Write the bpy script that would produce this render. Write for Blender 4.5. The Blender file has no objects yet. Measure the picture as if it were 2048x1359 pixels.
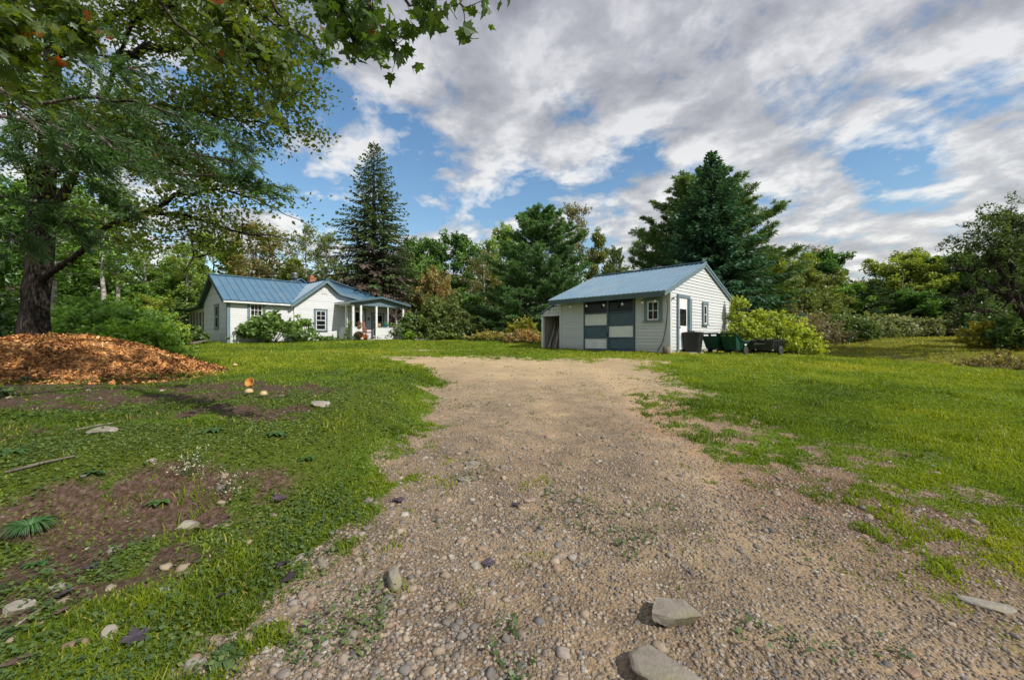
import bpy, math, random
import numpy as np
from mathutils import Vector, Matrix

SC = bpy.context.scene
COL = SC.collection
PI = math.pi
FPX = 840.0            # focal length in pixels of the 2048 wide photograph
EYE = 1.55             # camera height above the ground below it
rng = np.random.default_rng(7)

# ------------------------------------------------------------------ noise and terrain
def vnoise(x, y, seed=0):
    x = np.asarray(x, float); y = np.asarray(y, float)
    xi = np.floor(x).astype(np.int64); yi = np.floor(y).astype(np.int64)
    fx = x - xi; fy = y - yi
    fx = fx*fx*(3-2*fx); fy = fy*fy*(3-2*fy)
    def h(a, b):
        n = (a*374761393 + b*668265263 + seed*974711) & 0x7fffffff
        n = ((n ^ (n >> 13))*1274126177) & 0x7fffffff
        n = (n ^ (n >> 16)) & 0xffff
        return n/65535.0
    return (h(xi, yi)*(1-fx) + h(xi+1, yi)*fx)*(1-fy) + (h(xi, yi+1)*(1-fx) + h(xi+1, yi+1)*fx)*fy

def fbm(x, y, seed=0, o=4):
    s = 0; a = .5; t = 0
    for i in range(o):
        s = s + a*vnoise(np.asarray(x)*2**i, np.asarray(y)*2**i, seed+i); t += a; a *= .5
    return s/t

def sst(a, b, x):
    t = np.clip((np.asarray(x, float)-a)/(b-a), 0, 1)
    return t*t*(3-2*t)

PY = [-80, -5, 0, 2, 5, 10, 15, 19, 24, 28, 34, 45, 80, 260]
PZ = [-.5, -.1, 0, .12, .36, .74, 1.05, 1.12, 1.37, 1.54, 1.66, 1.85, 2.7, 7]
LY = [0, 1.8, 2.5, 3, 4.6, 7, 9.2, 10.7, 12.3, 14, 15]
LX = [-1.3, -1.32, -1.38, -1.16, -1.0, -1.2, -1.58, -2.1, -3.0, -4.7, -6.5]
RY = [0, 2.75, 3.45, 4.35, 5.6, 8, 13, 13.3]
RX = [3.3, 3.25, 3.15, 2.92, 2.6, 3.15, 4.05, 4.2]
def edge_l(y): return np.interp(y, LY, LX)
def edge_r(y): return np.interp(y, RY, RX)

def gz(x, y):
    x = np.asarray(x, float); y = np.asarray(y, float)
    z = 0
    for d in (-1.2, -.5, .5, 1.2):
        z = z + np.interp(y+d, PY, PZ)*.25
    d = (x+2.3)*(-.447) + (y-3.9)*.894
    z = z + .40*sst(-.85, .05, d)*sst(0, 1.1, edge_l(y)-x)*(1-sst(5, 14, y))
    z = z - .26*sst(5, 16, x)*sst(2, 12, y)
    d = (x-14.6)*.923 + (y-12)*.387
    z = z - .42*sst(0, 2.6, d)*(1-sst(3.5, 11, d)) + .35*sst(6, 22, d)*sst(10, 25, y)
    near = 1-sst(14, 30, y)
    z = z + (fbm(x*.9, y*.9, 3)-.5)*.09*(.3+.7*near) + (fbm(x*4, y*4, 9, 3)-.5)*.03*near
    # shallow wheel ruts in the drive
    z = z - .02*np.exp(-((x-.2-.06*y)/.28)**2)*sst(1, 4, y)*near - .02*np.exp(-((x-1.7-.06*y)/.28)**2)*sst(1, 4, y)*near
    return z
def gz1(x, y): return float(gz(x, y))

def drive_mask(x, y):
    n = (fbm(x*.9, y*.9, 21)-.5)*1.9 + (fbm(x*6.5, y*6.5, 31, 4)-.5)*1.9
    top = 13.9-(x+4.7)*.11
    dl = (x-edge_l(y))/.45; dr = (edge_r(y)+.05-x)/1.6; dt = (top+.2-y)/1.5
    m = np.minimum(np.minimum(dl, dr), dt) + n
    m = sst(-.75, .75, m)
    px = (x+3.6)/1.9; py = (y-18.2)/.55
    m = np.maximum(m, .75*sst(.9, .2, px*px+py*py+n*.5))
    px = (x+6.6)/2.4; py = (y-16.9)/.5
    m = np.maximum(m, .6*sst(.9, .2, px*px+py*py+n*.5))
    return m
def bare_mask(x, y):
    "brown soil and wood litter left of the drive"
    n = (fbm(x*1.3, y*1.3, 41)-.5)*1.6
    a = sst(1.1, .0, ((x+6.4)/3.2)**2+((y-5.9)/1.1)**2 - .6 + n)          # litter in front of the chip pile
    d = (x+2.3)*(-.447) + (y-3.9)*.894
    b = .95*sst(-1.75, -1.2, d+n*.35)*sst(-.15, -.5, d+n*.3)*sst(-1.55, -2.1, x)              # eroded bank
    b2 = sst(.9, .2, ((x+2.5)/.95)**2+((y-2.6)/.5)**2+n*.6)
    c = .95*sst(.46, .66, fbm(x*1.5, y*1.5, 51))*sst(-1.6, -2.4, x)*(1-sst(6.5, 9, y))
    m = np.clip(np.maximum(np.maximum(a, b), np.maximum(b2, c)), 0, 1)
    m = np.maximum(m*(.2+.8*sst(.36, .56, fbm(x*4.5, y*4.5, 57))), 1.0*b*sst(.43, .60, fbm(x*3.4, y*3.4, 58)))
    return m*(1-drive_mask(x, y))
def moss_mask(x, y):
    return sst(-1.0, -2.0, x)*(1-sst(5.5, 8.5, y))*sst(.30, .55, fbm(x*.9+4, y*.9, 61)+.1)

def at(px, Y): return (px-1024.0)/FPX*Y      # world x that lies under photo column px at depth Y

# ------------------------------------------------------------------ mesh collector
class MB:
    def __init__(s): s.v = []; s.n = 0; s.f = []
    def add(s, verts, faces, tint=.5, mat=0, smooth=False):
        verts = np.asarray(verts, float).reshape(-1, 3)
        if isinstance(faces, np.ndarray):
            groups = [faces]
        else:
            by = {}
            for f in faces: by.setdefault(len(f), []).append(f)
            groups = [np.array(g, np.int64) for g in by.values()]
        for g in groups:
            t = np.broadcast_to(np.asarray(tint, float), (len(g),)) if np.ndim(tint) == 0 or len(tint) == len(g) else np.full(len(g), .5)
            s.f.append((g+s.n, t, mat, smooth))
        s.v.append(verts); s.n += len(verts)
        return s
    def quad(s, a, b, c, d, **k): return s.add([a, b, c, d], [(0, 1, 2, 3)], **k)
    def box(s, x0, y0, z0, x1, y1, z1, M=None, **k):
        v = np.array([(x, y, z) for z in (z0, z1) for y in (y0, y1) for x in (x0, x1)], float)
        if M is not None: v = np.array([M(*p) for p in v])
        return s.add(v, [(0, 2, 3, 1), (4, 5, 7, 6), (0, 1, 5, 4), (2, 6, 7, 3), (0, 4, 6, 2), (1, 3, 7, 5)], **k)
    def tube(s, pts, rad, n=7, cap=True, **k):
        pts = np.asarray(pts, float); m = len(pts)
        rad = np.broadcast_to(np.asarray(rad, float), (m,))
        tan = np.gradient(pts, axis=0); tan /= np.linalg.norm(tan, axis=1)[:, None]+1e-9
        up = np.array([0, 0, 1.]) if abs(tan[0, 2]) < .9 else np.array([1., 0, 0])
        vs = []
        for i in range(m):
            a = np.cross(tan[i], up); a /= np.linalg.norm(a)+1e-9
            b = np.cross(a, tan[i]); up = b
            th = np.arange(n)/n*2*PI
            vs.append(pts[i]+rad[i]*(np.cos(th)[:, None]*a+np.sin(th)[:, None]*b))
        v = np.concatenate(vs)
        i = np.arange(m-1)[:, None]; j = np.arange(n)[None]
        f = np.stack([i*n+j, i*n+(j+1) % n, (i+1)*n+(j+1) % n, (i+1)*n+j], -1).reshape(-1, 4)
        k.setdefault('smooth', True)
        base = s.n
        s.add(v, f, **k)
        if cap:
            s.f.append((np.array([list(range(n))[::-1]])+base, np.array([.5]), k.get('mat', 0), False))
            s.f.append((np.array([list(range(n))])+base+(m-1)*n, np.array([.5]), k.get('mat', 0), False))
        return s
    def lathe(s, prof, n=16, c=(0, 0, 0), cap=True, **k):
        v = []; m = len(prof)
        for r, z in prof:
            for j in range(n):
                v.append((c[0]+r*math.cos(2*PI*j/n), c[1]+r*math.sin(2*PI*j/n), c[2]+z))
        f = [(i*n+j, i*n+(j+1) % n, (i+1)*n+(j+1) % n, (i+1)*n+j) for i in range(m-1) for j in range(n)]
        if cap: f += [tuple(range(n))[::-1], tuple((m-1)*n+j for j in range(n))]
        k.setdefault('smooth', True)
        return s.add(v, f, **k)
    def build(s, name, mats, parent=None, link=True):
        me = bpy.data.meshes.new(name)
        v = np.concatenate(s.v) if s.v else np.zeros((0, 3))
        me.vertices.add(len(v)); me.vertices.foreach_set('co', v.astype(np.float32).ravel())
        ls = []; tot = []; tint = []; mi = []; sm = []
        for g, t, m, smo in s.f:
            ls.append(g.ravel()); tot.append(np.full(len(g), g.shape[1]))
            tint.append(t); mi.append(np.full(len(g), m)); sm.append(np.full(len(g), smo))
        ls = np.concatenate(ls).astype(np.int32); tot = np.concatenate(tot).astype(np.int32)
        me.loops.add(len(ls)); me.loops.foreach_set('vertex_index', ls)
        me.polygons.add(len(tot))
        me.polygons.foreach_set('loop_start', np.concatenate([[0], np.cumsum(tot)[:-1]]).astype(np.int32))
        me.polygons.foreach_set('material_index', np.concatenate(mi).astype(np.int32))
        me.polygons.foreach_set('use_smooth', np.concatenate(sm).astype(bool))
        a = me.attributes.new('tint', 'FLOAT', 'FACE')
        a.data.foreach_set('value', np.concatenate(tint).astype(np.float32))
        for m in (mats if isinstance(mats, (list, tuple)) else [mats]): me.materials.append(m)
        me.update(calc_edges=True)
        o = bpy.data.objects.new(name, me)
        if link: COL.objects.link(o)
        if parent is not None: o.parent = parent
        return o

def tag(o, label=None, cat=None, group=None, kind=None):
    if label: o['label'] = label
    if cat: o['category'] = cat
    if group: o['group'] = group
    if kind: o['kind'] = kind
    return o
def thing(name, label, cat, loc=(0, 0, 0), rz=0, group=None):
    o = bpy.data.objects.new(name, None); COL.objects.link(o)
    o.location = loc; o.rotation_euler = (0, 0, rz); o.empty_display_size = .2
    return tag(o, label, cat, group)
def copy_tree(o, parent=None):
    c = o.copy(); COL.objects.link(c)
    if parent is not None: c.parent = parent
    for ch in list(o.children): copy_tree(ch, c)
    return c

# ------------------------------------------------------------------ materials
def newmat(name):
    m = bpy.data.materials.new(name); m.use_nodes = True
    nt = m.node_tree; nt.nodes.clear()
    out = nt.nodes.new('ShaderNodeOutputMaterial')
    return m, nt, out
def N(nt, t, **k):
    n = nt.nodes.new('ShaderNode'+t)
    for a, b in k.items():
        if a.startswith('_'): setattr(n, a[1:], b)
    return n
def setin(n, **k):
    for a, b in k.items(): n.inputs[a.replace('_', ' ')].default_value = b
    return n
def c4(c): return (c[0], c[1], c[2], 1)
def ramp(nt, stops, fac=None, interp='LINEAR'):
    r = nt.nodes.new('ShaderNodeValToRGB'); cr = r.color_ramp; cr.interpolation = interp
    while len(cr.elements) < len(stops): cr.elements.new(.5)
    for e, (p, c) in zip(cr.elements, stops): e.position = p; e.color = c4(c) if len(c) == 3 else c
    if fac is not None: nt.links.new(fac, r.inputs[0])
    return r
def noise(nt, vec, scale, detail=4, rough=.55):
    n = nt.nodes.new('ShaderNodeTexNoise'); n.inputs['Scale'].default_value = scale
    n.inputs['Detail'].default_value = detail; n.inputs['Roughness'].default_value = rough
    if vec is not None: nt.links.new(vec, n.inputs['Vector'])
    return n
def mixc(nt, fac, a, b, mode='MIX'):
    m = nt.nodes.new('ShaderNodeMix'); m.data_type = 'RGBA'; m.blend_type = mode
    for s, v in ((m.inputs[0], fac), (m.inputs[6], a), (m.inputs[7], b)):
        if isinstance(v, (int, float)): s.default_value = v
        elif isinstance(v, tuple): s.default_value = c4(v)
        else: nt.links.new(v, s)
    return m.outputs[2]
def math_(nt, op, a, b=None, c=None, clamp=False):
    m = nt.nodes.new('ShaderNodeMath'); m.operation = op; m.use_clamp = clamp
    for s, v in zip(m.inputs, (a, b, c)):
        if v is None: continue
        if isinstance(v, (int, float)): s.default_value = v
        else: nt.links.new(v, s)
    return m.outputs[0]
def bump(nt, h, strength, dist=.02):
    b = nt.nodes.new('ShaderNodeBump'); b.inputs['Strength'].default_value = strength
    b.inputs['Distance'].default_value = dist; nt.links.new(h, b.inputs['Height'])
    return b.outputs[0]

def surf(name, col, rough=.6, var=.15, scale=6, bumpk=.15, bscale=40, metal=0, dirt=None, spec=.5, stretch=(1, 1, 1)):
    "painted, plastic, wood or metal surface with uneven colour and grime"
    m, nt, out = newmat(name); L = nt.links
    tc = N(nt, 'TexCoord'); mp = N(nt, 'Mapping'); mp.inputs['Scale'].default_value = stretch
    L.new(tc.outputs['Object'], mp.inputs['Vector'])
    n = noise(nt, mp.outputs[0], scale, 6)
    lo = tuple(c*(1-var) for c in col); hi = tuple(min(1, c*(1+var)) for c in col)
    r = ramp(nt, [(.3, lo), (.7, hi)], n.outputs['Fac'])
    colr = r.outputs[0]
    if dirt:
        n2 = noise(nt, mp.outputs[0], scale*.45, 8, .7)
        k = ramp(nt, [(.52, (0, 0, 0)), (.72, (1, 1, 1))], n2.outputs['Fac'])
        colr = mixc(nt, math_(nt, 'MULTIPLY', k.outputs[0], dirt[1]), colr, dirt[0])
    at_ = N(nt, 'Attribute'); at_.attribute_name = 'tint'
    tr = ramp(nt, [(0, (.75, .75, .75)), (.5, (1, 1, 1)), (1, (1.25, 1.25, 1.25))], at_.outputs['Fac'])
    colr = mixc(nt, 1.0, colr, tr.outputs[0], 'MULTIPLY')
    p = N(nt, 'BsdfPrincipled'); setin(p, Roughness=rough, Metallic=metal)
    p.inputs['Specular IOR Level'].default_value = spec
    L.new(colr, p.inputs['Base Color'])
    nb = noise(nt, mp.outputs[0], bscale, 5)
    L.new(bump(nt, nb.outputs['Fac'], bumpk), p.inputs['Normal'])
    L.new(p.outputs[0], out.inputs[0])
    return m

def foliage(name, stops, trans=.35, gloss=.04, use_obj=True, backdark=0):
    "leaf surface: colour from the per-leaf tint times the object's colour"
    m, nt, out = newmat(name); L = nt.links
    a = N(nt, 'Attribute'); a.attribute_name = 'tint'
    r = ramp(nt, stops, a.outputs['Fac'])
    col = r.outputs[0]
    if use_obj:
        oi = N(nt, 'ObjectInfo'); col = mixc(nt, 1.0, col, oi.outputs['Color'], 'MULTIPLY')
    d = N(nt, 'BsdfDiffuse'); t = N(nt, 'BsdfTranslucent'); g = N(nt, 'BsdfGlossy'); g.inputs['Roughness'].default_value = .45
    g.inputs['Color'].default_value = (.9, .95, 1, 1)
    L.new(col, d.inputs[0])
    tcol = mixc(nt, 1.0, col, (1.25, 1.2, .55), 'MULTIPLY'); L.new(tcol, t.inputs[0])
    m1 = N(nt, 'MixShader'); m1.inputs[0].default_value = trans
    L.new(d.outputs[0], m1.inputs[1]); L.new(t.outputs[0], m1.inputs[2])
    m2 = N(nt, 'MixShader'); m2.inputs[0].default_value = gloss
    L.new(m1.outputs[0], m2.inputs[1]); L.new(g.outputs[0], m2.inputs[2])
    L.new(m2.outputs[0], out.inputs[0])
    return m

def bark(name, a, b, scale=5):
    m, nt, out = newmat(name); L = nt.links
    tc = N(nt, 'TexCoord'); mp = N(nt, 'Mapping'); mp.inputs['Scale'].default_value = (1, 1, .22)
    L.new(tc.outputs['Object'], mp.inputs['Vector'])
    n = noise(nt, mp.outputs[0], scale, 8, .7)
    v = N(nt, 'TexVoronoi'); v.inputs['Scale'].default_value = scale*2.2; v.feature = 'DISTANCE_TO_EDGE'
    wob = mixc(nt, .12, mp.outputs[0], n.outputs['Color'], 'ADD'); L.new(wob, v.inputs['Vector'])
    h = math_(nt, 'ADD', math_(nt, 'MULTIPLY', v.outputs['Distance'], 1.4), math_(nt, 'MULTIPLY', n.outputs['Fac'], .7))
    r = ramp(nt, [(.3, a), (.85, b)], h)
    p = N(nt, 'BsdfPrincipled'); setin(p, Roughness=.95); p.inputs['Specular IOR Level'].default_value = .15
    L.new(r.outputs[0], p.inputs['Base Color'])
    L.new(bump(nt, h, .9, .06), p.inputs['Normal']); L.new(p.outputs[0], out.inputs[0])
    return m

def birch_bark(name):
    m, nt, out = newmat(name); L = nt.links
    tc = N(nt, 'TexCoord'); mp = N(nt, 'Mapping'); mp.inputs['Scale'].default_value = (1, 1, 2.2)
    L.new(tc.outputs['Object'], mp.inputs['Vector'])
    n = noise(nt, mp.outputs[0], 3, 7, .7)
    r = ramp(nt, [(.36, (.07, .06, .05)), (.48, (.32, .28, .24)), (.7, (.52, .48, .43))], n.outputs['Fac'])
    p = N(nt, 'BsdfPrincipled'); setin(p, Roughness=.85)
    L.new(r.outputs[0], p.inputs['Base Color']); L.new(bump(nt, n.outputs['Fac'], .4), p.inputs['Normal'])
    L.new(p.outputs[0], out.inputs[0]); return m

def stone_mat(name, stops, lichen=None):
    m, nt, out = newmat(name); L = nt.links
    tc = N(nt, 'TexCoord'); n = noise(nt, tc.outputs['Object'], 9, 8, .65)
    a = N(nt, 'Attribute'); a.attribute_name = 'tint'
    r = ramp(nt, stops, a.outputs['Fac'])
    k = ramp(nt, [(.3, (.6, .58, .56)), (.7, (1.2, 1.2, 1.2))], n.outputs['Fac'])
    col = mixc(nt, 1.0, r.outputs[0], k.outputs[0], 'MULTIPLY')
    if lichen:
        n2 = noise(nt, tc.outputs['Object'], 4, 8, .7)
        kk = ramp(nt, [(.5, (0, 0, 0)), (.66, (1, 1, 1))], n2.outputs['Fac'])
        col = mixc(nt, math_(nt, 'MULTIPLY', kk.outputs[0], .75), col, lichen)
    p = N(nt, 'BsdfPrincipled'); setin(p, Roughness=.9); p.inputs['Specular IOR Level'].default_value = .25
    L.new(col, p.inputs['Base Color']); n3 = noise(nt, tc.outputs['Object'], 40, 6, .7)
    L.new(bump(nt, n3.outputs['Fac'], .5, .02), p.inputs['Normal']); L.new(p.outputs[0], out.inputs[0])
    return m

def glass_mat(name, col=(.012, .014, .016)):
    m, nt, out = newmat(name); L = nt.links
    p = N(nt, 'BsdfPrincipled'); setin(p, Roughness=.06); p.inputs['Base Color'].default_value = c4(col)
    p.inputs['Specular IOR Level'].default_value = .16
    tc = N(nt, 'TexCoord'); n = noise(nt, tc.outputs['Object'], 1.3, 2)
    L.new(bump(nt, n.outputs['Fac'], .12, .05), p.inputs['Normal'])
    L.new(p.outputs[0], out.inputs[0]); return m

def siding_mat(name, col, grime=.35):
    "white clapboard paint, dirtier towards the ground, with faint vertical streaks"
    m, nt, out = newmat(name); L = nt.links
    tc = N(nt, 'TexCoord'); mp = N(nt, 'Mapping'); mp.inputs['Scale'].default_value = (5, 5, .7)
    L.new(tc.outputs['Object'], mp.inputs['Vector'])
    n = noise(nt, mp.outputs[0], 1.0, 7, .65)
    n2 = noise(nt, tc.outputs['Object'], 14, 5, .7)
    sx = N(nt, 'SeparateXYZ'); L.new(tc.outputs['Object'], sx.inputs[0])
    low = ramp(nt, [(.0, (1, 1, 1)), (.28, (.25, .25, .25)), (.6, (0, 0, 0))], math_(nt, 'MULTIPLY', sx.outputs['Z'], .8))
    k = math_(nt, 'MULTIPLY', math_(nt, 'ADD', math_(nt, 'MULTIPLY', n.outputs['Fac'], .6), low.outputs[0]), grime, clamp=True)
    a = N(nt, 'Attribute'); a.attribute_name = 'tint'
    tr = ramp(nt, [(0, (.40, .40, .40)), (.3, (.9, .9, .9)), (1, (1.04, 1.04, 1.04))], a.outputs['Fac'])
    c = mixc(nt, k, col, (.34, .34, .29)); c = mixc(nt, 1.0, c, tr.outputs[0], 'MULTIPLY')
    flake = ramp(nt, [(.66, (0, 0, 0)), (.72, (1, 1, 1))], n2.outputs['Fac'])
    c = mixc(nt, math_(nt, 'MULTIPLY', flake.outputs[0], .35), c, (.42, .40, .36))
    p = N(nt, 'BsdfPrincipled'); setin(p, Roughness=.6); p.inputs['Specular IOR Level'].default_value = .3
    L.new(c, p.inputs['Base Color']); L.new(bump(nt, n2.outputs['Fac'], .12, .01), p.inputs['Normal'])
    L.new(p.outputs[0], out.inputs[0]); return m

M = {}
M['siding'] = siding_mat('white_clapboard_paint', (.71, .72, .725), .42)
M['shed_siding'] = siding_mat('shed_clapboard_paint', (.65, .66, .665), .55)
M['white'] = surf('white_trim_paint', (.74, .74, .72), .55, .08, 5, .1, dirt=((.38, .37, .33), .5))
M['trim'] = surf('blue_grey_trim_paint', (.135, .195, .225), .55, .14, 5, .1)
M['door_blue'] = surf('blue_door_panel_paint', (.065, .11, .14), .5, .15, 4, .1, dirt=((.12, .15, .15), .4))
M['door_cream'] = surf('cream_door_panel_paint', (.74, .74, .71), .55, .08, 4, .1, dirt=((.4, .39, .34), .3))
M['roof'] = surf('blue_standing_seam_metal', (.085, .175, .255), .42, .10, 1.5, .04, 30, spec=.6, dirt=((.19, .235, .25), .55), stretch=(1.6, 1.6, .5))
M['shed_roof'] = surf('pale_blue_ribbed_metal', (.155, .25, .33), .38, .12, 1.5, .04, 30, spec=.7, dirt=((.25, .27, .27), .6), stretch=(2.2, 1, .4))
M['soffit'] = surf('dark_soffit_paint', (.07, .10, .105), .7, .15, 4, .1)
M['concrete'] = surf('old_concrete', (.30, .28, .25), .9, .25, 6, .5, dirt=((.12, .11, .09), .6))
M['glass'] = glass_mat('dark_window_glass')
M['screen'] = surf('grey_insect_screen', (.10, .13, .13), .8, .1)
M['black'] = surf('black_plastic', (.014, .017, .017), .45, .25, 5, .1)
M['blackmetal'] = surf('black_painted_steel', (.018, .022, .022), .4, .25, 5, .1, dirt=((.10, .09, .08), .35))
M['silver'] = surf('galvanised_steel', (.30, .315, .335), .5, .15, 6, .08, metal=.6)
M['green'] = surf('dark_green_poly_tub', (.006, .055, .04), .42, .2, 4, .08, dirt=((.05, .07, .05), .3))
M['teal'] = surf('teal_poly_tub', (.012, .11, .10), .42, .2, 4, .08)
M['wheel'] = surf('worn_rubber', (.05, .048, .045), .9, .25, 9, .3)
M['wood'] = surf('rough_grey_wood', (.34, .30, .26), .9, .35, 6, .6, 30, stretch=(1, 1, .2))
M['darkwood'] = surf('weathered_dark_wood', (.15, .12, .095), .9, .4, 8, .6, 30, stretch=(1, 1, .2))
M['palewood'] = surf('pale_weathered_plank', (.42, .41, .38), .85, .2, 8, .4)
M['brick'] = None
M['wicker'] = surf('brown_wicker', (.20, .095, .06), .7, .4, 40, .7, 60)
M['terracotta'] = surf('terracotta', (.42, .16, .06), .8, .2, 9, .2)
M['tealpot'] = surf('teal_glazed_pot', (.03, .22, .26), .3, .2, 7, .05)
M['basket'] = surf('straw_basket', (.36, .22, .10), .8, .35, 50, .6)
M['cream'] = surf('cream_paint', (.60, .57, .48), .6, .1, 5, .1)
M['inner'] = surf('unpainted_inner_boards', (.42, .38, .33), .9, .3, 5, .4, stretch=(4, 4, .5))
M['stem'] = surf('woody_stem', (.13, .10, .075), .9, .3, 10, .5)
M['palestem'] = surf('dry_pale_stem', (.30, .25, .19), .9, .3, 10, .4)
M['bulb'] = surf('clear_bulb_glass', (.75, .68, .58), .1, .05, 5, 0, spec=.9)
M['cord'] = surf('black_cord', (.012, .012, .012), .6, .1)
M['bark_dark'] = bark('furrowed_maple_bark', (.010, .008, .006), (.085, .07, .058), 7)
M['bark'] = bark('grey_brown_bark', (.035, .028, .022), (.17, .14, .115), 4)
M['bark_pale'] = birch_bark('pale_birch_bark')
M['leaf'] = foliage('deciduous_leaf', [(0, (.46, .55, .32)), (.45, (1.25, 1.3, .95)), (.8, (2.1, 2.05, 1.45)), (1, (2.7, 2.3, 1.3))], .42)
M['maple'] = foliage('maple_leaf', [(0, (.045, .085, .016)), (.4, (.105, .165, .022)), (.75, (.20, .235, .028)), (.9, (.27, .22, .036)), (.97, (.30, .15, .03)), (1, (.40, .07, .012))], .55, .03, False)
M['topleaf'] = foliage('overhanging_maple_leaf', [(0, (.045, .10, .015)), (.5, (.085, .155, .02)), (.85, (.15, .195, .024)), (.95, (.24, .2, .03)), (1, (.40, .09, .02))], .6, .04, False)
M['needle'] = foliage('pine_needle', [(0, (.6, .66, .5)), (.5, (1.3, 1.35, 1.05)), (1, (2.3, 2.2, 1.35))], .3, .05)
M['deadneedle'] = foliage('dry_spruce_twig', [(0, (.08, .06, .045)), (1, (.24, .185, .14))], .1, .02, False)
M['grass'] = foliage('grass_blade', [(0, (.095, .15, .012)), (.35, (.185, .26, .014)), (.7, (.31, .36, .022)), (.9, (.42, .41, .045)), (1, (.42, .33, .12))], .45, .02, False)
M['cover'] = foliage('ground_cover_leaf', [(0, (.045, .09, .02)), (.5, (.10, .165, .03)), (1, (.19, .24, .05))], .3, .06, False)
M['weed'] = foliage('broad_weed_leaf', [(0, (.05, .10, .025)), (1, (.13, .21, .06))], .3, .07)
M['flower'] = foliage('small_pale_flower', [(0, (.5, .5, .36)), (1, (.72, .68, .45))], .3, .03, False)
M['goldenrod'] = foliage('goldenrod_flower', [(0, (.30, .22, .01)), (1, (.5, .38, .02))], .3, .03, False)
M['deadleaf'] = foliage('fallen_purple_leaf', [(0, (.045, .03, .04)), (.6, (.10, .06, .075)), (1, (.16, .09, .07))], .15, .1, False)
M['chips'] = surf('fresh_wood_chips', (.40, .175, .06), .85, .3, 14, .5)
M['stone'] = stone_mat('drive_stone', [(0, (.16, .15, .14)), (.25, (.24, .21, .18)), (.5, (.315, .25, .18)), (.7, (.37, .30, .22)), (.85, (.29, .195, .14)), (.95, (.36, .33, .28)), (1, (.45, .42, .36))])
M['boulder'] = stone_mat('lichened_boulder', [(0, (.25, .22, .175)), (1, (.36, .33, .28))], (.21, .19, .075))
M['mush'] = surf('mushroom_cap', (.52, .22, .035), .6, .25, 18, .1)
M['palemush'] = surf('pale_mushroom_cap', (.52, .38, .20), .6, .2, 18, .1)

def brick_mat():
    m, nt, out = newmat('orange_brick'); L = nt.links
    tc = N(nt, 'TexCoord'); b = N(nt, 'TexBrick')
    L.new(tc.outputs['Object'], b.inputs['Vector'])
    mp = N(nt, 'Mapping'); mp.inputs['Rotation'].default_value = (PI/2, 0, 0)
    L.new(tc.outputs['Object'], mp.inputs['Vector']); L.new(mp.outputs[0], b.inputs['Vector'])
    setin(b, Scale=5.0); b.inputs['Color1'].default_value = (.42, .13, .045, 1); b.inputs['Color2'].default_value = (.34, .10, .04, 1)
    b.inputs['Mortar'].default_value = (.35, .30, .26, 1)
    p = N(nt, 'BsdfPrincipled'); setin(p, Roughness=.9)
    L.new(b.outputs['Color'], p.inputs['Base Color']); L.new(p.outputs[0], out.inputs[0]); return m
M['brick'] = brick_mat()
SUN_E = 4.6; SKY_S = 0.15
CLOUD_OFF = (3.1, 1.7, 0.0); CLOUD_DIR = 112
# (direction, sharpness, amount): openings are negative, banks positive
CLOUD_LOBES = [((-.45, 1, .42), 45, -.13), ((-.02, 1, .33), 80, -.08), ((.95, 1, .46), 60, -.10), ((.3, 1, .40), 90, -.06), ((.75, 1, .72), 22, .04), ((0, 1, .8), 10, .04), ((1, 1, .25), 25, .05)]
# ------------------------------------------------------------------ camera, sun, sky
cam = bpy.data.cameras.new('camera'); co = bpy.data.objects.new('camera', cam); COL.objects.link(co)
cam.sensor_width = 36; cam.lens = 36*FPX/2048; cam.clip_end = 2000; cam.clip_start = .05
co.location = (0, 0, EYE); co.rotation_euler = (PI/2, 0, 0); SC.camera = co

SUN_AZ = math.atan2(.80, -.60)      # measured from +Y towards +X
SUN_EL = math.radians(40)
sv = Vector((math.sin(SUN_AZ)*math.cos(SUN_EL), math.cos(SUN_AZ)*math.cos(SUN_EL), math.sin(SUN_EL)))
sun = bpy.data.lights.new('sun', 'SUN'); so = bpy.data.objects.new('sun', sun); COL.objects.link(so)
sun.energy = SUN_E; sun.angle = math.radians(.55); sun.color = (1, .955, .88)
so.rotation_euler = sv.to_track_quat('Z', 'Y').to_euler(); so.location = (30, -20, 40)

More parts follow.
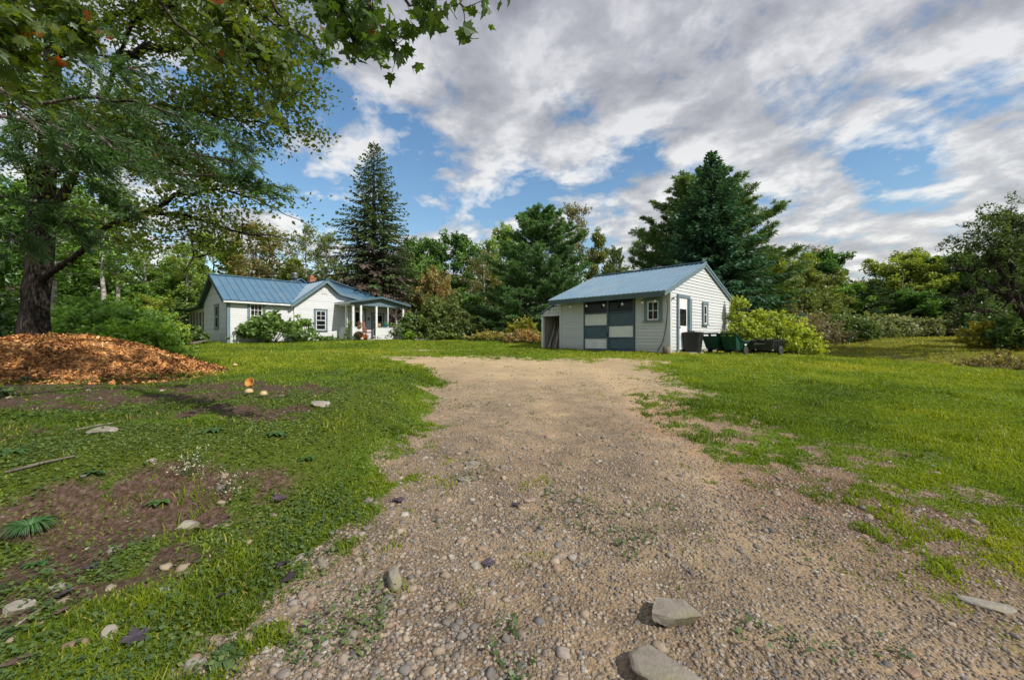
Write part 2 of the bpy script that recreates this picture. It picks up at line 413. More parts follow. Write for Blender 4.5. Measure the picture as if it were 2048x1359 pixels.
def make_world():
    w = bpy.data.worlds.new('World'); SC.world = w; w.use_nodes = True
    nt = w.node_tree; nt.nodes.clear(); L = nt.links
    out = nt.nodes.new('ShaderNodeOutputWorld')
    sky = nt.nodes.new('ShaderNodeTexSky'); sky.sky_type = 'NISHITA'; sky.sun_disc = False
    sky.sun_elevation = SUN_EL; sky.sun_rotation = SUN_AZ; sky.air_density = 1.3; sky.dust_density = .4; sky.ozone_density = 2.0
    bg = nt.nodes.new('ShaderNodeBackground'); bg.inputs[1].default_value = SKY_S
    hs = nt.nodes.new('ShaderNodeHueSaturation'); hs.inputs['Saturation'].default_value = 1.18; hs.inputs['Value'].default_value = .95
    L.new(sky.outputs[0], hs.inputs['Color'])
    L.new(hs.outputs[0], bg.inputs[0])
    # clouds: noise on a flat layer overhead
    tc = nt.nodes.new('ShaderNodeTexCoord'); sx = nt.nodes.new('ShaderNodeSeparateXYZ'); L.new(tc.outputs['Generated'], sx.inputs[0])
    zz = math_(nt, 'MAXIMUM', math_(nt, 'ADD', sx.outputs['Z'], .20), .05)
    px = math_(nt, 'DIVIDE', sx.outputs['X'], zz); py = math_(nt, 'DIVIDE', sx.outputs['Y'], zz)
    cv = nt.nodes.new('ShaderNodeCombineXYZ'); L.new(px, cv.inputs[0]); L.new(py, cv.inputs[1])
    # the layer is drawn out along one direction, as the wind does
    vr = nt.nodes.new('ShaderNodeVectorRotate'); vr.rotation_type = 'Z_AXIS'; vr.inputs['Angle'].default_value = math.radians(-CLOUD_DIR); L.new(cv.outputs[0], vr.inputs['Vector'])
    mp = nt.nodes.new('ShaderNodeMapping'); L.new(vr.outputs[0], mp.inputs['Vector'])
    mp.inputs['Scale'].default_value = (1.0, 1.0, 1)
    mp.inputs['Location'].default_value = CLOUD_OFF
    def dens(vec):
        w1 = noise(nt, vec, 2.2, 3, .5)
        wv = mixc(nt, .16, vec, w1.outputs['Color'], 'ADD')
        n1 = noise(nt, wv, 3.5, 13, .57); n1.inputs['Lacunarity'].default_value = 2.1
        n2 = noise(nt, wv, .75, 2, .5)
        return math_(nt, 'ADD', math_(nt, 'MULTIPLY', n1.outputs['Fac'], .72), math_(nt, 'MULTIPLY', n2.outputs['Fac'], .28))
    d0 = dens(mp.outputs[0])
    # wide soft openings and banks in the cover, by direction of view
    def lobe(dirv, k, amp):
        dp = nt.nodes.new('ShaderNodeVectorMath'); dp.operation = 'DOT_PRODUCT'
        L.new(tc.outputs['Generated'], dp.inputs[0]); dp.inputs[1].default_value = Vector(dirv).normalized()
        e = math_(nt, 'EXPONENT', math_(nt, 'MULTIPLY', math_(nt, 'SUBTRACT', dp.outputs['Value'], 1.0), k))
        return math_(nt, 'MULTIPLY', e, amp)
    bias = None
    for args in CLOUD_LOBES:
        b = lobe(*args); bias = b if bias is None else math_(nt, 'ADD', bias, b)
    d = math_(nt, 'ADD', d0, bias)
    cover = ramp(nt, [(.405, (0, 0, 0)), (.448, (.5, .5, .5)), (.505, (1, 1, 1))], d)
    # light side and dark base: compare with the density a little towards the sun
    sh = nt.nodes.new('ShaderNodeVectorMath'); sh.operation = 'ADD'; L.new(mp.outputs[0], sh.inputs[0]); sh.inputs[1].default_value = (.055, -.10, 0)
    d1 = dens(sh.outputs[0])
    rel = math_(nt, 'ADD', math_(nt, 'MULTIPLY', math_(nt, 'SUBTRACT', d0, d1), 4.6), .56)
    thick = math_(nt, 'MULTIPLY', math_(nt, 'SUBTRACT', d, .56), 1.5)
    lit = math_(nt, 'SUBTRACT', rel, thick)
    cc = ramp(nt, [(.0, (.36, .37, .40)), (.35, (.475, .48, .51)), (.65, (.59, .595, .62)), (1.0, (.84, .84, .845))], lit)
    # brighter and paler towards the horizon
    hz = ramp(nt, [(.0, (1.25, 1.22, 1.15)), (.3, (1.1, 1.1, 1.08)), (.62, (.86, .86, .9))], sx.outputs['Z'])
    ccol = mixc(nt, 1.0, cc.outputs[0], hz.outputs[0], 'MULTIPLY')
    bg2 = nt.nodes.new('ShaderNodeBackground'); L.new(ccol, bg2.inputs[0]); bg2.inputs[1].default_value = 1.0
    mx = nt.nodes.new('ShaderNodeMixShader')
    L.new(math_(nt, 'MULTIPLY', cover.outputs[0], .93), mx.inputs[0]); L.new(bg.outputs[0], mx.inputs[1]); L.new(bg2.outputs[0], mx.inputs[2])
    L.new(mx.outputs[0], out.inputs[0])
make_world()
SC.view_settings.view_transform = 'Standard'; SC.view_settings.look = 'None'; SC.view_settings.exposure = 0
SC.cycles.max_bounces = 7; SC.cycles.diffuse_bounces = 3; SC.cycles.glossy_bounces = 2; SC.cycles.transmission_bounces = 4
SC.cycles.use_denoising = True; SC.cycles.sample_clamp_indirect = 6
SC.cycles.caustics_reflective = False; SC.cycles.caustics_refractive = False

# ------------------------------------------------------------------ ground
def ground():
    ys = np.concatenate([np.arange(-60, -4, 4), np.arange(-4, 1, .5), np.arange(1, 9, .055), np.arange(9, 20, .13), np.arange(20, 60, .7), np.arange(60, 400, 14)])
    xs = np.concatenate([np.arange(-420, -60, 20), np.arange(-60, -20, 1.2), np.arange(-20, -7, .22), np.arange(-7, 7, .06), np.arange(7, 24, .22), np.arange(24, 60, 1.2), np.arange(60, 440, 20)])
    X, Y = np.meshgrid(xs, ys); Z = gz(X, Y)
    nx, ny = len(xs), len(ys)
    v = np.stack([X, Y, Z], -1).reshape(-1, 3)
    i = np.arange(ny-1)[:, None]; j = np.arange(nx-1)[None]
    f = np.stack([i*nx+j, i*nx+j+1, (i+1)*nx+j+1, (i+1)*nx+j], -1).reshape(-1, 4)
    m, nt, out = newmat('lawn_and_gravel'); L = nt.links
    tc = N(nt, 'TexCoord'); P = tc.outputs['Object']
    def attr(n):
        a = N(nt, 'Attribute'); a.attribute_name = n; return a.outputs['Fac']
    big = noise(nt, P, .5, 5, .6); mid = noise(nt, P, 3.2, 6, .65); fine = noise(nt, P, 26, 6, .7); vf = noise(nt, P, 95, 4, .7)
    # grass and thatch between the blades
    g = ramp(nt, [(.25, (.05, .09, .010)), (.5, (.095, .16, .014)), (.72, (.155, .21, .026))], mid.outputs['Fac'])
    g2 = ramp(nt, [(.35, (.75, .8, .7)), (.65, (1.25, 1.2, 1.1))], big.outputs['Fac'])
    gc = mixc(nt, 1.0, g.outputs[0], g2.outputs[0], 'MULTIPLY')
    th = ramp(nt, [(.62, (0, 0, 0)), (.8, (1, 1, 1))], fine.outputs['Fac'])
    gc = mixc(nt, math_(nt, 'MULTIPLY', th.outputs[0], .5), gc, (.20, .16, .075))
    # far rough field: browner
    gc = mixc(nt, math_(nt, 'MULTIPLY', attr('field'), math_(nt, 'ADD', math_(nt, 'MULTIPLY', mid.outputs['Fac'], .9), .1)), gc, (.13, .095, .04))
    # gravel: stones of two sizes on sand
    def cells(scale, k):
        vo = N(nt, 'TexVoronoi'); setin(vo, Scale=scale); vo.inputs['Randomness'].default_value = 1
        wv = mixc(nt, .012, P, vf.outputs['Color'], 'ADD'); L.new(wv, vo.inputs['Vector'])
        sep = N(nt, 'SeparateColor'); L.new(vo.outputs['Color'], sep.inputs[0])
        c = ramp(nt, [(0, (.17, .16, .15)), (.22, (.27, .235, .19)), (.45, (.36, .285, .19)), (.62, (.42, .35, .25)), (.78, (.29, .20, .145)), (.92, (.24, .24, .25)), (1, (.48, .45, .39))], sep.outputs[0])
        ed = ramp(nt, [(.0, (1, 1, 1)), (.55, (.75, .75, .75)), (.85, (.32, .3, .28))], math_(nt, 'MULTIPLY', vo.outputs['Distance'], k))
        return mixc(nt, 1.0, c.outputs[0], ed.outputs[0], 'MULTIPLY'), vo.outputs['Distance'], sep.outputs[1]
    c1, h1, r1 = cells(52, 1.1); c2, h2, r2 = cells(120, 1.1)
    sand = ramp(nt, [(.3, (.32, .245, .15)), (.5, (.44, .345, .22)), (.7, (.55, .455, .31))], fine.outputs['Fac'])
    s1 = math_(nt, 'GREATER_THAN', r1, .55)
    st = mixc(nt, s1, c2, c1)
    cov = ramp(nt, [(.30, (.15, .15, .15)), (.62, (.95, .95, .95))], mid.outputs['Fac'])
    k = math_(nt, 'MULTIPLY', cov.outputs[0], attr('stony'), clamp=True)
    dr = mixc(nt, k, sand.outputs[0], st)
    tone = ramp(nt, [(.3, (.78, .74, .74)), (.7, (1.12, 1.08, 1.02))], big.outputs['Fac'])
    dr = mixc(nt, 1.0, dr, tone.outputs[0], 'MULTIPLY')
    near_shade = ramp(nt, [(.25, (1.08, 1.06, 1.0)), (.55, (1.0, .98, .95)), (1, (.86, .82, .78))], attr('stony')); dr = mixc(nt, 1.0, dr, near_shade.outputs[0], 'MULTIPLY')  # foreground shade painted into the drive colour, darkest near the camera
    lt = attr('litter'); dr = mixc(nt, math_(nt, 'MULTIPLY', lt, math_(nt, 'ADD', mid.outputs['Fac'], .15), clamp=True), dr, mixc(nt, 1.0, dr, (.74, .56, .54), 'MULTIPLY'))
    tr_ = attr('track'); dr = mixc(nt, 1.0, dr, ramp(nt, [(0, (1, 1, 1)), (1, (1.16, 1.14, 1.10))], tr_).outputs[0], 'MULTIPLY')
    # bare soil with litter
    li = ramp(nt, [(.25, (.035, .022, .016)), (.48, (.085, .052, .036)), (.62, (.15, .10, .075)), (.78, (.27, .19, .14))], fine.outputs['Fac'])
    # moss
    mo = ramp(nt, [(.3, (.03, .05, .006)), (.6, (.085, .115, .012)), (.8, (.13, .15, .02))], fine.outputs['Fac'])
    br = math_(nt, 'MULTIPLY', math_(nt, 'SUBTRACT', fine.outputs['Fac'], .5), 1.1)
    def rough(a, lo=.3, hi=.7):
        r = ramp(nt, [(lo, (0, 0, 0)), (hi, (1, 1, 1))], math_(nt, 'ADD', a, br)); return r.outputs[0]
    c = mixc(nt, rough(attr('moss')), gc, mo.outputs[0])
    c = mixc(nt, rough(attr('bare')), c, li.outputs[0])
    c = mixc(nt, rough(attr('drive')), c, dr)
    p = N(nt, 'BsdfPrincipled'); setin(p, Roughness=.95); p.inputs['Specular IOR Level'].default_value = .15
    L.new(c, p.inputs['Base Color'])
    hh = math_(nt, 'ADD', math_(nt, 'MULTIPLY', math_(nt, 'MULTIPLY', h1, k), -1.2), math_(nt, 'MULTIPLY', fine.outputs['Fac'], .7))
    hh = math_(nt, 'ADD', hh, math_(nt, 'MULTIPLY', vf.outputs['Fac'], .35))
    L.new(bump(nt, hh, .75, .02), p.inputs['Normal'])
    L.new(p.outputs[0], out.inputs[0])
    mb = MB(); mb.add(v, f, smooth=True)
    o = mb.build('ground', m); o['kind'] = 'structure'
    x, y = v[:, 0], v[:, 1]
    d = (x-14.6)*.923 + (y-12)*.387
    field = np.maximum(sst(.2, 1.4, d)*sst(4, 14, x), .5*sst(34, 44, y))
    trk = np.exp(-((x-.2-.06*y)/.3)**2)+np.exp(-((x-1.75-.06*y)/.3)**2)
    for nm, val in (('litter', sst(1.9, .7, edge_r(y)-x)*sst(2.0, 3.2, y)*sst(9, 6, y)*sst(.3, .6, fbm(x*1.4, y*1.4, 79))), ('track', trk*(.4+.6*fbm(x, y*.5, 77))), ('drive', drive_mask(x, y)), ('bare', bare_mask(x, y)), ('moss', moss_mask(x, y)), ('field', field),
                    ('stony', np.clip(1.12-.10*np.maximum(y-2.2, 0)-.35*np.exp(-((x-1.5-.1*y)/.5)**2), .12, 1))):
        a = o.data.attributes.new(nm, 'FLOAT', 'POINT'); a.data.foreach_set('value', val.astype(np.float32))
    return o
ground()

CHIP_C = (-9.2, 8.65); CHIP_R = (3.9, 1.75)
def chip_h(x, y):
    "height of the wood chip pile above the ground"
    dx = (x-CHIP_C[0]); dy = (y-CHIP_C[1])/CHIP_R[1]
    dx = np.where(dx > 0, dx/3.15, dx/4.2)
    r = np.sqrt(dx*dx+dy*dy)
    h = np.clip(1-r, 0, 1)
    h = .77*(1-(1-h)**1.6)**1.1 + .20*(fbm(x*1.3, y*1.3, 71)-.5)*sst(0, .3, 1-r)
    return np.where(r < 1, np.maximum(h, .0), -.05)

# ------------------------------------------------------------------ grass
def shed_house_clear(x, y):
    "1 where something stands and no grass grows"
    u = (x-2.2)*.7 + (y-19.06)*-.714; v = (x-2.2)*.714 + (y-19.06)*.7
    a = (u > -1.3) & (u < 5.2) & (v > .02) & (v < 6.2)
    u = (x+16.26)*.664 + (y-24)*.748; v = (x+16.26)*-.748 + (y-24)*.664
    b = (u > 0) & (u < 10.5) & (v > -.05) & (v < 9)
    b2 = (u > 6.4) & (u < 10.5) & (v > -2) & (v < 0)
    return a | b | b2 | (chip_h(x, y) > .02)

def grass():
    n = 900000
    r = np.random.default_rng(11)
    # depth density falls off slowly so that near lawn gets the most blades per square metre
    t = r.random(n); y = 1.5*(46/1.5)**t
    x = (r.random(n)*2-1)*(1.30*y+.4)
    dm = drive_mask(x, y); bm = bare_mask(x, y); mm = moss_mask(x, y)
    dens = np.clip(1-1.08*dm, .0, 1)**1.15*(1-.92*bm)*(1-.72*mm)
    dens = np.maximum(dens, .16*sst(.56, .74, fbm(x*3.4, y*3.4, 81))*(1+2*(dm < .9)))
    patch = fbm(x*.8, y*.8, 91)
    dens *= .45+.9*sst(.25, .6, patch)
    dens *= np.where((x < 0) & (y < 8), 1-.6*sst(-1.2, -2.4, x)*sst(8, 5, y), 1)
    k = (r.random(n) < dens) & ~shed_house_clear(x, y)
    k &= r.random(n) < np.where(y > 24, .55, 1)
    x, y = x[k], y[k]; n = len(x); patch = patch[k]; dm = dm[k]
    z = gz(x, y)-.006
    clump = fbm(x*3.5, y*3.5, 101, 3)
    h = (.018+.035*r.random(n)**1.5+.045*np.clip(clump-.45, 0, 1))*(1+.016*y)*(1-.55*dm)
    d = (x-14.6)*.923 + (y-12)*.387
    h *= np.where((x > 5) & (d > .8), 1.25, 1.0)
    h *= 1-.35*sst(-1.2, -2.4, x)*sst(9, 6, y); tuft = fbm(x*1.6+9, y*1.6, 107, 3); h *= .75+1.0*sst(.5, .72, tuft); tall = (r.random(n) < .006); h = np.where(tall, h*1.6+.02, h)
    w = .0022*(1+.42*y)*(.7+.6*r.random(n))
    th = r.random(n)*2*PI; ca, sa = np.cos(th), np.sin(th)
    le = (r.random(n)*.9+.15)*h; ph = r.random(n)*2*PI
    lx, ly = np.cos(ph)*le, np.sin(ph)*le
    b0 = np.stack([x-ca*w, y-sa*w, z], -1); b1 = np.stack([x+ca*w, y+sa*w, z], -1)
    m0 = np.stack([x-ca*w*.75+lx*.35, y-sa*w*.75+ly*.35, z+h*.62], -1); m1 = np.stack([x+ca*w*.75+lx*.35, y+sa*w*.75+ly*.35, z+h*.62], -1)
    tp = np.stack([x+lx, y+ly, z+h*.95], -1)
    V = np.stack([b0, b1, m1, m0, tp], 1).reshape(-1, 3)
    i = np.arange(n)*5
    tint = np.clip(.36+1.1*(fbm(x*.5, y*.5, 111)-.45)+.5*(fbm(x*2.1, y*2.1, 113, 3)-.5)+.3*(r.random(n)-.5)+.25*(clump-.5)+.12*sst(6, 13, y)*(x > 2), 0, .9)
    tint = np.where(r.random(n) < .012, .88+.1*r.random(n), tint)
    tint = np.where((x > 4) & (d > .5) & (r.random(n) < .55*sst(.5, 1.6, d)), .88+.12*r.random(n), tint)
    tint = np.where(dm > .3, np.clip(tint-.12, 0, 1), tint)
    lm = sst(-.7, -1.5, x)*sst(8.5, 5, y); tint = np.clip(tint-.30*lm, 0, 1); tint = np.where((lm > .4) & (r.random(n) < .07), .95, tint)
    mb = MB(); mb.add(V, np.stack([i, i+1, i+2, i+3], -1), tint)
    mb.f.append((np.stack([i+3, i+2, i+4], -1), tint, 0, False))
    o = mb.build('grass', M['grass']); tag(o, 'short green lawn grass growing over the slope on both sides of the gravel drive', 'grass', kind='stuff')
grass()

def ground_cover():
    "low clover, moss tufts and strawberry leaves on the left bank and in the drive"
    r = np.random.default_rng(13); n = 260000
    y = 1.45*(9/1.45)**r.random(n); x = (r.random(n)*2-1)*(1.3*y+.3)
    dm = drive_mask(x, y); mm = moss_mask(x, y); bm = bare_mask(x, y)
    dens = np.where(x < 0, sst(.44, .62, fbm(x*1.5, y*1.5, 121))*.9*sst(-.9, -1.5, x)*(1-.88*bm), 0)
    dens = np.maximum(dens, .55*mm*(1-bm)); dens *= (1-dm*.9)
    dens = np.maximum(dens, .16*sst(.62, .72, fbm(x*2.6, y*2.6, 131, 3))*(dm > .3)*sst(2.2, .9, x))
    k = (r.random(n) < dens) & ~shed_house_clear(x, y); x, y, mm = x[k], y[k], mm[k]; n = len(x)
    ismoss = r.random(n) < mm*.8
    s = np.where(ismoss, .006+.006*r.random(n), .006+.009*r.random(n)**2)*(1+.10*y)
    z = gz(x, y)+np.where(ismoss, .012*r.random(n), .008+.045*r.random(n)**1.4)
    th = r.random(n)*2*PI; u = np.stack([np.cos(th), np.sin(th), (r.random(n)-.5)*1.1], -1); w = np.stack([-np.sin(th), np.cos(th), (r.random(n)-.5)*1.1], -1)
    u *= s[:, None]; w *= (s*.72)[:, None]; c = np.stack([x, y, z], -1)
    V = np.stack([c-u, c+w-u*.15, c+u, c-w-u*.15], 1).reshape(-1, 3); i = np.arange(n)*4
    t = np.where(ismoss, .55+.4*r.random(n), .75*r.random(n)*(.4+fbm(x*2, y*2, 141)))
    mb = MB(); mb.add(V, np.stack([i, i+1, i+2, i+3], -1), t)
    o = mb.build('ground_cover', M['cover']); tag(o, 'low clover, moss and strawberry leaves covering the left bank beside the drive', 'ground cover', kind='stuff')
ground_cover()

# ------------------------------------------------------------------ stones
import bmesh
def ico(sub):
    bm = bmesh.new(); bmesh.ops.create_icosphere(bm, subdivisions=sub, radius=1)
    v = np.array([p.co[:] for p in bm.verts]); f = np.array([[q.index for q in p.verts] for p in bm.faces]); bm.free(); return v, f
ICO1, ICO2, ICO4 = ico(1), ico(2), ico(4)

def gravel():
    r = np.random.default_rng(17); mb = MB()
    def lay(n, ymax, smin, smax, pw, base, dfun):
        y = 1.5*(ymax/1.5)**r.random(n); x = (r.random(n)*2-1)*(1.3*y+.2)
        k = r.random(n) < dfun(x, y); x, y = x[k], y[k]; m = len(x)
        s = (smin+(smax-smin)*r.random(m)**pw)*(1+.03*y)
        V, F = base; nv = len(V)
        a = np.stack([.75+.5*r.random(m), .75+.5*r.random(m), .42+.35*r.random(m)], -1)*s[:, None]
        jit = 1+.5*(r.random((m, nv))-.5)
        P = V[None]*a[:, None]*jit[..., None]
        th = r.random(m)*2*PI; c, q = np.cos(th)[:, None], np.sin(th)[:, None]
        tl = (r.random(m)-.5)[:, None]*.5
        px, py, pz = P[..., 0], P[..., 1], P[..., 2]+P[..., 0]*tl
        P = np.stack([px*c-py*q+x[:, None], px*q+py*c+y[:, None], pz+(gz(x, y)+a[:, 2]*.02)[:, None]], -1)
        f = (F[None]+(np.arange(m)*nv)[:, None, None]).reshape(-1, F.shape[1])
        tint = np.repeat(np.clip(r.random(m), 0, 1), len(F))
        mb.add(P.reshape(-1, 3), f, tint, smooth=True)
    rocky = lambda x, y: np.clip(.25+.9*sst(.45, .68, fbm(x*.9+3, y*.9, 151))+.5*sst(.6, -.8, x), 0, 1)
    lay(6500, 5.2, .009, .032, 3.2, ICO2, lambda x, y: drive_mask(x, y)*rocky(x, y)*(.25+.75*sst(1.6, -.2, x)))
    lay(110000, 9, .004, .014, 1.9, ICO1, lambda x, y: drive_mask(x, y)*(.3+.7*rocky(x, y)))
    lay(9000, 13, .009, .028, 2.2, ICO1, lambda x, y: drive_mask(x, y)*rocky(x, y)*.28)
    lay(2500, 6, .008, .035, 1.8, ICO2, lambda x, y: bare_mask(x, y)*.30*(x < -.8))
    o = mb.build('gravel', M['stone']); tag(o, 'loose mixed gravel lying on the sandy drive', 'gravel', kind='stuff')
gravel()

def rock(label, px, Y, size, rz=0, mat='boulder', seed=0, sink=.35, flat=1.0, group=None, cat='rock', tint=.5):
    r = np.random.default_rng(seed); V, F = ICO4
    n = V.copy()
    # a few flat cleavage faces
    for q_ in range(11):
        d = r.normal(size=3)*[1, 1, .7]; d = np.array([.12, -.1, 1]) if q_ == 0 else d; d /= np.linalg.norm(d); lim = .42+.33*r.random()
        k = n@d; n = n-np.maximum(k-lim, 0)[:, None]*d
    nn = 1+.12*(fbm(V[:, 0]*3+seed, V[:, 1]*2+V[:, 2]*1.7, seed, 3)-.5)
    n = n*nn[:, None]*np.array(size)
    x = at(px, Y)
    mb = MB(); mb.add(n, F, tint, smooth=False)
    o = mb.build('rock', M[mat]); o.location = (x, Y, gz1(x, Y)+size[2]*(1-2*sink)*.6); o.rotation_euler = (0, 0, rz)
    return tag(o, label, cat, group)
def groundY(py, px):
    "depth at which the ground is seen at that height of the photo (used for laying things on the ground)"
    lo, hi = 1.2, 40
    ys = np.geomspace(lo, hi, 900); pr = 679.5+FPX*(EYE-gz(at(px, ys), ys))/ys
    return float(ys[np.argmin(np.abs(pr-py))])
for lab, px, py, sz, rz, sd, mt, t in [
    ('large angular boulder with yellow lichen half buried in the drive, upper of the two', 1342, 1236, (.175, .14, .085), .3, 5, 'boulder', .2),
    ('mossy yellow-grey boulder cut off by the bottom edge of the photo', 1325, 1354, (.18, .14, .08), -.4, 8, 'boulder', .2),
    ('long narrow grey stone standing out of the left side of the gravel', 790, 1158, (.045, .13, .06), .25, 3, 'boulder', .4),
    ('flat pale grey oval stone on bare soil at the far left of the bank', 30, 1222, (.085, .065, .04), .3, 4, 'boulder', .95),
    ('rounded beige stone at the foot of the mossy bank', 375, 1052, (.085, .06, .055), .1, 6, 'boulder', .8),
    ('tan stone lying in the litter before the wood chip pile', 195, 866, (.16, .10, .06), .2, 7, 'boulder', .7),
    ('white stone in the grass left of the drive edge', 640, 811, (.13, .09, .06), 0, 9, 'boulder', 1),
    ('round tan stone in the middle of the gravel drive', 947, 932, (.085, .07, .06), .7, 10, 'boulder', .6),
    ('flat tan stone just below the round one in the middle of the drive', 935, 960, (.11, .07, .03), .2, 12, 'boulder', .5),
    ('small upright grey stone in the weeds at lower left', 222, 1270, (.04, .035, .05), .3, 14, 'boulder', .6),
    ('flat reddish brown stone in the weeds at lower left', 158, 1285, (.06, .045, .025), .8, 15, 'stone', .84),
    ('pale flat stone lying in the creeping weeds of the left bank', 328, 1180, (.065, .035, .02), .4, 16, 'boulder', .95),
    ('small white stone beside the purple leaf at far left', 118, 1178, (.05, .035, .03), .5, 17, 'boulder', .95),
    ('long pale flat rock set in the grassy right edge of the drive', 1985, 1212, (.14, .055, .022), -.55, 18, 'boulder', .85),
    ('pink-brown flat stone near the bottom right of the drive', 1820, 1345, (.05, .035, .015), .1, 19, 'stone', .85),
    ('pale stone half under a weed near the bottom left of the drive', 392, 1330, (.045, .04, .035), .2, 20, 'boulder', .75),
    ('grey stone at the left gravel edge just right of the weeds', 600, 1118, (.05, .035, .035), .9, 21, 'boulder', .7),
    ('long grey wedge stone at the left gravel edge', 640, 1128, (.065, .03, .03), -.5, 22, 'boulder', .35),
    ('orange-brown stone among the gravel at the centre of the drive', 965, 1098, (.055, .035, .03), .2, 23, 'stone', .8)]:
    rock(lab, px, groundY(py, px), sz, rz, mt, sd, .32, tint=t)
# ------------------------------------------------------------------ building helpers
def clap(mb, xl, xr, z0, z1, Mf, course=.125, lip=.025, seed=1):
    "overlapping boards between the outlines xl(z), xr(z); Mf maps (along, out, up)"
    r = np.random.default_rng(seed); z = z0
    while z < z1-.01:
        t = min(z+course, z1)
        a0, b0, a1, b1 = xl(z), xr(z), xl(t), xr(t)
        if b0-a0 > .02:
            if b1 < a1: a1 = b1 = (a1+b1)/2
            v = [Mf(a0, lip, z), Mf(b0, lip, z), Mf(b1, .002, t+.004), Mf(a1, .002, t+.004), Mf(a0, .001, z), Mf(b0, .001, z)]
            mb.add(v, [(0, 1, 2, 3), (4, 5, 1, 0)], tint=[.35+.5*r.random(), .12])  # lap undersides tinted dark to deepen the shadow line under each board
        z = t
def slab(mb, pts, th=.05, n=None, **k):
    p = [Vector(q) for q in pts]
    if n is None: n = (p[1]-p[0]).cross(p[2]-p[0]).normalized()
    n = Vector(n)
    if n.z < 0: n = -n
    q = [a-n*th for a in p]; m = len(p)
    f = [tuple(range(m)), tuple(range(2*m-1, m-1, -1))] + [(i, (i+1) % m, m+(i+1) % m, m+i) for i in range(m)]
    mb.add([tuple(a) for a in p+q], f, **k); return n
def ribs(mb, a0, a1, b0, b1, n, nrm, w=.02, h=.028, first=0, last=None):
    "raised seams from the edge a0-a1 to the edge b0-b1"
    a0, a1, b0, b1 = map(Vector, (a0, a1, b0, b1)); nrm = Vector(nrm)
    along = (a1-a0).normalized()
    for i in range(first, (n if last is None else last)+1):
        t = i/n; p = a0.lerp(a1, t); q = b0.lerp(b1, t)
        s = along*w
        mb.add([tuple(c) for c in (p-s, p+s, q+s, q-s, p-s*.5+nrm*h, p+s*.5+nrm*h, q+s*.5+nrm*h, q-s*.5+nrm*h)],
               [(4, 5, 6, 7), (0, 4, 7, 3), (1, 2, 6, 5), (0, 1, 5, 4), (3, 7, 6, 2)], tint=.5)
def beam(mb, a, b, w, h, **k):
    "rectangular bar between two points, h measured upwards"
    a, b = Vector(a), Vector(b); d = (b-a).normalized()
    s = d.cross(Vector((0, 0, 1)))
    s = s.normalized()*w/2 if s.length > 1e-4 else Vector((w/2, 0, 0))
    u = s.cross(d).normalized()*h/2
    v = [a-s-u, a+s-u, a+s+u, a-s+u, b-s-u, b+s-u, b+s+u, b-s+u]
    mb.add([tuple(q) for q in v], [(0, 3, 2, 1), (4, 5, 6, 7), (0, 1, 5, 4), (1, 2, 6, 5), (2, 3, 7, 6), (3, 0, 4, 7)], **k)

def window(parent, Mf, a0, a1, z0, z1, casing=.11, cols=2, rows=2, split=True, sash_mat='white', casing_mat='trim', lower=(1, 2), label=None):
    "casing > sash with muntins, pane, sill; a along the wall, out of the wall, up"
    M0 = Mf; Mf = lambda a, o, z: M0(a, o+.031, z)
    w = MB(); c = casing
    w.box(a0-c, .002, z0-.02, a0, .045, z1, M=Mf); w.box(a1, .002, z0-.02, a1+c, .045, z1, M=Mf)
    w.box(a0-c-.01, .002, z1, a1+c+.01, .052, z1+c, M=Mf)
    o = w.build('window', M[casing_mat], parent)
    if label: o['label'] = label
    s = MB(); s.box(a0-c-.03, .002, z0-.075, a1+c+.03, .085, z0-.021, M=Mf); s.build('sill', M[casing_mat], o)
    s = MB(); f = .045
    s.box(a0, .002, z0, a0+f, .034, z1, M=Mf); s.box(a1-f, .002, z0, a1, .034, z1, M=Mf)
    s.box(a0+f, .002, z0, a1-f, .034, z0+f, M=Mf); s.box(a0+f, .002, z1-f, a1-f, .034, z1, M=Mf)
    zm = (z0+z1)/2 if split else z1
    def grid(zb, zt, cols, rows):
        for i in range(1, cols): x = a0+f+(a1-a0-2*f)*i/cols; s.box(x-.012, .004, zb, x+.012, .028, zt, M=Mf)
        for i in range(1, rows): z = zb+(zt-zb)*i/rows; s.box(a0+f, .0045, z-.012, a1-f, .0285, z+.012, M=Mf)
    if split:
        s.box(a0+f, .003, zm-.025, a1-f, .038, zm+.025, M=Mf); grid(zm+.025, z1-f, cols, rows); grid(z0+f, zm-.025, *lower)
    else: grid(z0+f, z1-f, cols, rows)
    s.build('sash', M[sash_mat], o)
    g = MB(); g.quad(*[Mf(*p) for p in ((a0+f, .0185, z0+f), (a1-f, .0185, z0+f), (a1-f, .0185, z1-f), (a0+f, .0185, z1-f))]); g.build('pane', M['glass'], o)
    return o

